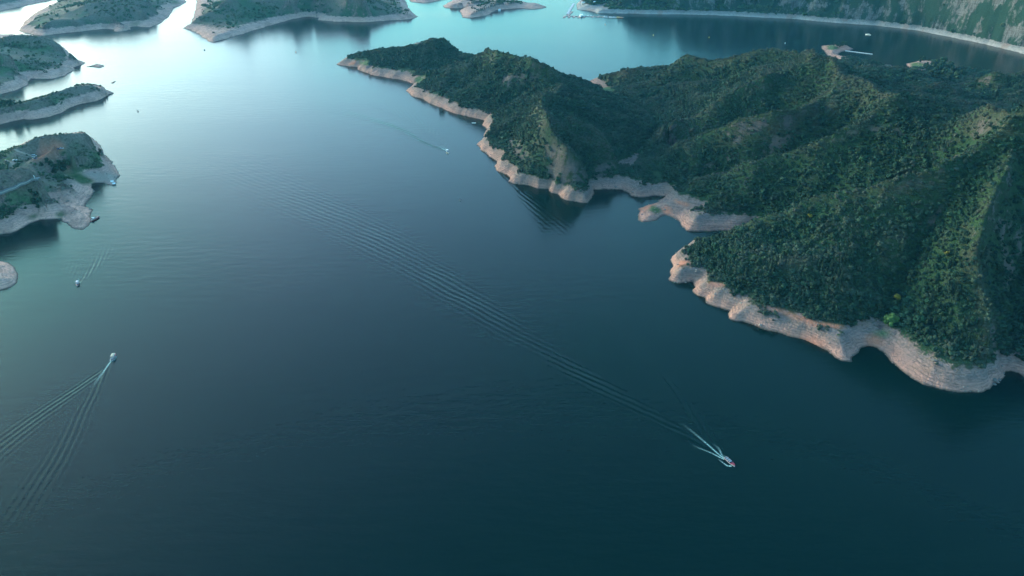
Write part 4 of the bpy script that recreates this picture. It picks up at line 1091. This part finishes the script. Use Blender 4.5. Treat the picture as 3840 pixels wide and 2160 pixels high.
# ------------------------------------------------------------------ dock across the lake
def plank_run(name, parent, a, b_, w, z=0.75, th=0.5, mat='deckwood'):
    a, b_ = Vector(a), Vector(b_); d = b_ - a
    bm = B(); box(bm, 0, d.length, -w / 2, w / 2, z - th, z, 0.05)
    o = obj(name, bm, M[mat], parent); o.location = a - Vector(parent.location); o.rotation_euler = (0, 0, math.atan2(d.y, d.x)); return o
dk = thing('floating_dock', 'pinkish floating dock with finger piers below the far bank', 'dock', at(2116, 62))
plank_run('walkway', dk, at(2114, 60), at(2340, 66), 5.0)
plank_run('gangway', dk, at(2128, 54), at(2152, 14), 6.0, 1.3, 0.4, 'pale')
plank_run('gangway', dk, at(2128, 60), at(2145, 44), 7.0, 0.9, 0.4)
for x in (2115, 2133, 2151, 2169, 2190, 2222, 2242, 2262):
    plank_run('finger_pier', dk, at(x + 5, 60), at(x - 1, 67), 5.5 if x < 2200 else 3.0, 0.8)
boat('dock_ferry', 'big white cabin ferry moored at the floating dock', 2179, 62, (2177, 66), 30.0, 8.5, 'white', 'white', ('white', -0.42, 0.25), detail=False)
for i, (x, y, m1, lab) in enumerate(((2272, 65, 'blue', 'light blue covered boat moored along the dock'), (2290, 66, 'white', 'white covered boat moored along the dock'), (2304, 66, 'blue', 'blue hulled boat by the white covered boat at the dock'), (2318, 66, 'yellow', 'yellow covered boat near the dock end'), (2328, 67, 'orange', 'orange covered boat at the dock end'), (2206, 60, 'white', 'small white boat behind the dock walkway'), (2216, 60, 'white', 'second small white boat behind the dock walkway'))):
    boat('moored_tender', lab, x, y + 1, (x + 12, y + 1.5), 10.5 if i < 5 else 6.0, 4.0 if i < 5 else 2.5, 'white' if i < 3 else m1, m1, (m1, -0.4, 0.3), 'boats moored at the dock', False, False)

def pavilion(name, label, land, px, py, Ln, Wd, Hh, rz, n):
    x, y, z = land.drape(px, py)
    t = thing(name, label, 'pavilion', (x, y, z), rz)
    b = B(); box(b, -Ln / 2, Ln / 2, -Wd / 2, Wd / 2, -2.5, 0.25, .05); obj('floor_slab', b, M['railing'], t)
    b = B(); loft(b, [[(-Ln / 2 - .6, -Wd / 2 - .6, Hh), (-Ln / 2 - .6, Wd / 2 + .6, Hh), (-Ln / 2 - .6, 0, Hh + 1.3)], [(Ln / 2 + .6, -Wd / 2 - .6, Hh), (Ln / 2 + .6, Wd / 2 + .6, Hh), (Ln / 2 + .6, 0, Hh + 1.3)]]); obj('roof', b, M['white'], t)
    for k in range(n):
        for sy in (-1, 1):
            b = B(); box(b, -.18, .18, -.18, .18, .25, Hh + .1); o = obj('post', b, M['white'], t); o.location = (-Ln / 2 + .4 + (Ln - .8) * k / (n - 1), sy * (Wd / 2 - .3), 0)
    return t
pavilion('long_pavilion', 'long white-roofed shelter above the dock gangway', cliff, 2191, 14, 15, 5, 3.4, 0.05, 4)
pavilion('viewing_pavilion', 'small pale pavilion on the bank behind the dock', cliff, 2229, 14, 4.5, 4.5, 5.0, 0.3, 2)

# ------------------------------------------------------------------ road, vehicles and people on the grassy headland
def draped_strip(name, land, pts, w, lift, mat, n=70):
    P = np.array([land.drape(*p) for p in pts]); d = np.r_[0, np.cumsum(np.hypot(*np.diff(P[:, :2], axis=0).T))]
    k = np.linspace(0, d[-1], n); x, y = np.interp(k, d, P[:, 0]), np.interp(k, d, P[:, 1])
    for _ in range(2):
        for a in (x, y):
            e = a.copy(); a[2:-2] = (e[:-4] + e[1:-3] + e[2:-2] + e[3:-1] + e[4:]) / 5
    tx, ty = np.gradient(x), np.gradient(y); l = np.hypot(tx, ty); tx, ty = tx / l, ty / l
    zc = np.array([max(land.z(x[i] - ty[i] * v, y[i] + tx[i] * v) for v in (-w / 2, 0, w / 2)) for i in range(n)])
    for _ in range(2): zc[1:-1] = (zc[:-2] + zc[1:-1] * 2 + zc[2:]) / 4
    bm = B()
    secs = []
    for i in range(n):
        nx_, ny_ = -ty[i], tx[i]; z = zc[i] + lift
        secs.append([(x[i] + nx_ * w / 2, y[i] + ny_ * w / 2, z), (x[i] - nx_ * w / 2, y[i] - ny_ * w / 2, z), (x[i] - nx_ * w / 2, y[i] - ny_ * w / 2, z - 2.0), (x[i] + nx_ * w / 2, y[i] + ny_ * w / 2, z - 2.0)])
    loft(bm, secs)
    o = obj(name, bm, M[mat]); return o, (x, y, zc, tx, ty)
road, rd = draped_strip('road', leftl, [(-70,758),(0,738),(38,726),(79,707),(127,684),(146,671)], 5.0, 0.25, 'asphalt')
tag(road, 'grey asphalt road curving round the grassy headland', None, None, 'structure')
gx, gy, gz, gtx, gty = rd
gr = thing('guard_rail', 'pale low guard wall along the outer edge of the curving road', 'guard rail', (float(gx[0]), float(gy[0]), float(gz[0])))
for i in range(2, len(gx) - 10, 2):
    b = B(); dl = math.hypot(gx[i + 1] - gx[i - 1], gy[i + 1] - gy[i - 1]); box(b, -dl / 2 * 1.0, dl / 2 * 0.85, -.15, .15, -.3, .55, .03)
    o = obj('wall_segment', b, M['railing'], gr)
    sx = 1.0
    o.location = (float(gx[i] + gty[i] * 3.0 - gx[0]), float(gy[i] - gtx[i] * 3.0 - gy[0]), float(gz[i] - gz[0] + .3)); o.rotation_euler = (0, 0, math.atan2(gty[i], gtx[i]))
track, _ = draped_strip('dirt_track', leftl, [(52,558),(70,570),(95,578),(118,586)], 2.2, 0.10, 'track', 24)
tag(track, 'pale dirt track on the back slope of the grassy headland', None, None, 'structure')

def car(name, label, land, px, py, rz, body, van=False):
    x, y, z = land.drape(px, py)
    t = thing(name, label, 'van' if van else 'car', (x, y, z + 0.10), rz, 'vehicles on the grassy headland')
    Ln, Wd, Hh = (5.2, 1.95, 2.15) if van else (4.6, 1.85, 1.5)
    def ring(xx, z0, z1, w): return [(xx, -w, z0), (xx, w, z0), (xx, w * .96, z1), (xx, -w * .96, z1)]
    hw = Wd / 2; hood = 0.95
    b = B(); loft(b, [ring(-Ln / 2, .45, .85, hw * .92), ring(-Ln / 2 + .15, .32, hood, hw), ring(Ln * .2, .30, hood, hw), ring(Ln / 2 - .25, .32, hood * .86, hw * .97), ring(Ln / 2, .42, .68, hw * .86)]); obj('body', b, M[body], t)
    c0, c1 = (-Ln / 2 + .05, Ln * .34) if van else (-Ln * .38, Ln * .22)
    b = B(); loft(b, [ring(c0, hood - .02, hood + .1, hw * .93), ring(c0 + .35, hood - .02, Hh, hw * .82), ring(c1 - (.5 if van else .8), hood - .02, Hh, hw * .82), ring(c1, hood - .02, hood + .06, hw * .9)]); obj('cabin', b, M['glass'], t)
    b = B(); box(b, c0 + .33, c1 - (.48 if van else .78), -hw * .81, hw * .81, Hh - .02, Hh + .05, .02); obj('roof', b, M[body], t)
    for wx in (-Ln * .31, Ln * .31):
        for sy in (-1, 1):
            b = B(); cyl(b, (0, 0, 0), .34, .24, 'Y', 14); w = obj('wheel', b, M['dark'], t); w.location = (wx, sy * (hw - .1), .34)
            b = B(); cyl(b, (0, sy * .13, 0), .19, .03, 'Y', 10); obj('hub', b, M['pale'], w)
    for sy in (-1, 1):
        b = B(); box(b, Ln / 2 - .12, Ln / 2 + .01, sy * hw * .6 - .16, sy * hw * .6 + .16, .58, .70, .02); obj('headlight', b, M['white'], t)
    return t
car('parked_van', 'white van parked at the low end of the red clearing', leftl, 129, 589, 0.6, 'white', True)
car('parked_car', 'navy car parked beside the white van on the red earth', leftl, 133, 597, 0.6, 'navy')
car('parked_car', 'dark car on the upper edge of the red clearing, left of its pair', leftl, 219, 562, 0.1, 'navy')
car('parked_car', 'silver-grey car next to the dark one on the red clearing', leftl, 232, 561, 0.1, 'pale')
car('parked_car', 'black car where the red track meets the headland crest', leftl, 158, 521, 0.2, 'blackp')
car('parked_car', 'black car on the verge above the pale lay-by', leftl, 24, 606, 0.0, 'blackp')
car('parked_car', 'white-roofed car beside the pale lay-by', leftl, 56, 603, 0.3, 'white')

x, y, z = leftl.drape(132, 676)
t = thing('roadside_panel', 'white framed panel standing beside the bend of the grey road', 'sign', (x, y, z), -0.9)
b = B(); box(b, -3.4, 3.4, -.12, .12, 1.6, 4.6, .03); obj('panel', b, M['white'], t)
b = B(); box(b, -3.0, 3.0, -.16, -.123, 2.0, 4.2); obj('panel_face', b, M['canvas'], t)
for sx in (-2.6, 0, 2.6):
    b = B(); box(b, sx - .12, sx + .12, -.1, .1, -1.2, 1.65); obj('post', b, M['railing'], t)
for (px_, py_, lab) in ((421, 682, 'small white tarpaulin shelter on the end of the stony point'), (428, 690, 'second white tarpaulin shelter at the tip of the stony point')):
    x, y, z = leftl.drape(px_, py_)
    t = thing('tarp_shelter', lab, 'shelter', (x, y, z), 0.4)
    b = B(); loft(b, [[(-1.6, -1.4, .3), (-1.6, 1.4, .3), (-1.6, 1.35, .4), (-1.6, 0, 1.7), (-1.6, -1.35, .4)], [(1.6, -1.4, .3), (1.6, 1.4, .3), (1.6, 1.35, .4), (1.6, 0, 1.7), (1.6, -1.35, .4)]]); obj('tarp', b, M['white'], t)
    for sx in (-1.5, 1.5):
        b = B(); cyl(b, (sx, 0, .7), .05, 1.9, n=6); obj('pole', b, M['dark'], t)

def person(label, land, px, py, rz, shirt, legs):
    x, y, z = land.drape(px, py)
    me = bpy.data.meshes.new('person')
    V = [(0,0,.95),(0,0,1.2),(0,0,1.42),(0,0,1.52),(0,.01,1.64),(0,.01,1.74),(.2,0,1.40),(.27,.02,1.12),(.28,.08,.88),(-.2,0,1.40),(-.27,.02,1.12),(-.28,.08,.88),(.1,0,.88),(.12,.02,.48),(.12,0,.08),(.13,.12,.03),(-.1,0,.88),(-.12,.02,.48),(-.12,0,.08),(-.13,.12,.03)]
    E = [(0,1),(1,2),(2,3),(3,4),(4,5),(2,6),(6,7),(7,8),(2,9),(9,10),(10,11),(0,12),(12,13),(13,14),(14,15),(0,16),(16,17),(17,18),(18,19)]
    rad = [.15,.15,.15,.06,.10,.08,.075,.05,.035,.075,.05,.035,.10,.065,.045,.04,.10,.065,.045,.04]
    me.from_pydata(V, E, []); o = bpy.data.objects.new('person', me); col.objects.link(o)
    sk = o.modifiers.new('skin', 'SKIN'); sub = o.modifiers.new('sub', 'SUBSURF'); sub.levels = 1; sub.render_levels = 1
    for i, r_ in enumerate(rad): me.skin_vertices[0].data[i].radius = (r_, r_)
    me.skin_vertices[0].data[0].use_root = True
    m = new_mat('clothes_and_skin'); tt = NT(m); zz = tt.sep(tt.N.new('ShaderNodeTexCoord').outputs['Object'])[2]
    c = tt.mix(tt.math('GREATER_THAN', zz, .93), legs, shirt); c = tt.mix(tt.math('GREATER_THAN', zz, 1.5), c, (.36, .22, .16)); c = tt.mix(tt.math('GREATER_THAN', zz, 1.68), c, (.02, .015, .012))
    tt.out(tt.bsdf(c, .8).outputs[0]); me.materials.append(m)
    o.location = (x, y, z); o.rotation_euler = (0, 0, rz); tag(o, label, 'person', 'people on the green cove lawn'); return o
person('standing person in dark clothes on the green lawn by the cove', leftl, 324, 685, 2.0, (.03, .03, .05), (.02, .02, .03))
person('standing person in a pale shirt on the green lawn by the cove', leftl, 331, 680, -.8, (.6, .58, .55), (.05, .06, .12))

# ------------------------------------------------------------------ haze
hz_bm = bmesh.new(); bmesh.ops.create_cube(hz_bm, size=1.0)
hz_m = new_mat('haze'); ht = NT(hz_m)
pv = ht.N.new('ShaderNodeVolumePrincipled')
pv.inputs['Color'].default_value = (0.16, 0.64, 1.0, 1)
pv.inputs['Density'].default_value = 0.000027
pv.inputs['Anisotropy'].default_value = 0.2
ho = ht.N.new('ShaderNodeOutputMaterial'); ht.link(pv.outputs[0], ho.inputs['Volume'])
haze = obj('haze', hz_bm, hz_m)
haze.location = (0, 2150, 152.0); haze.scale = (7400, 6300, 322.0)
tag(haze, 'thin blue evening haze over the reservoir', None, None, 'stuff')
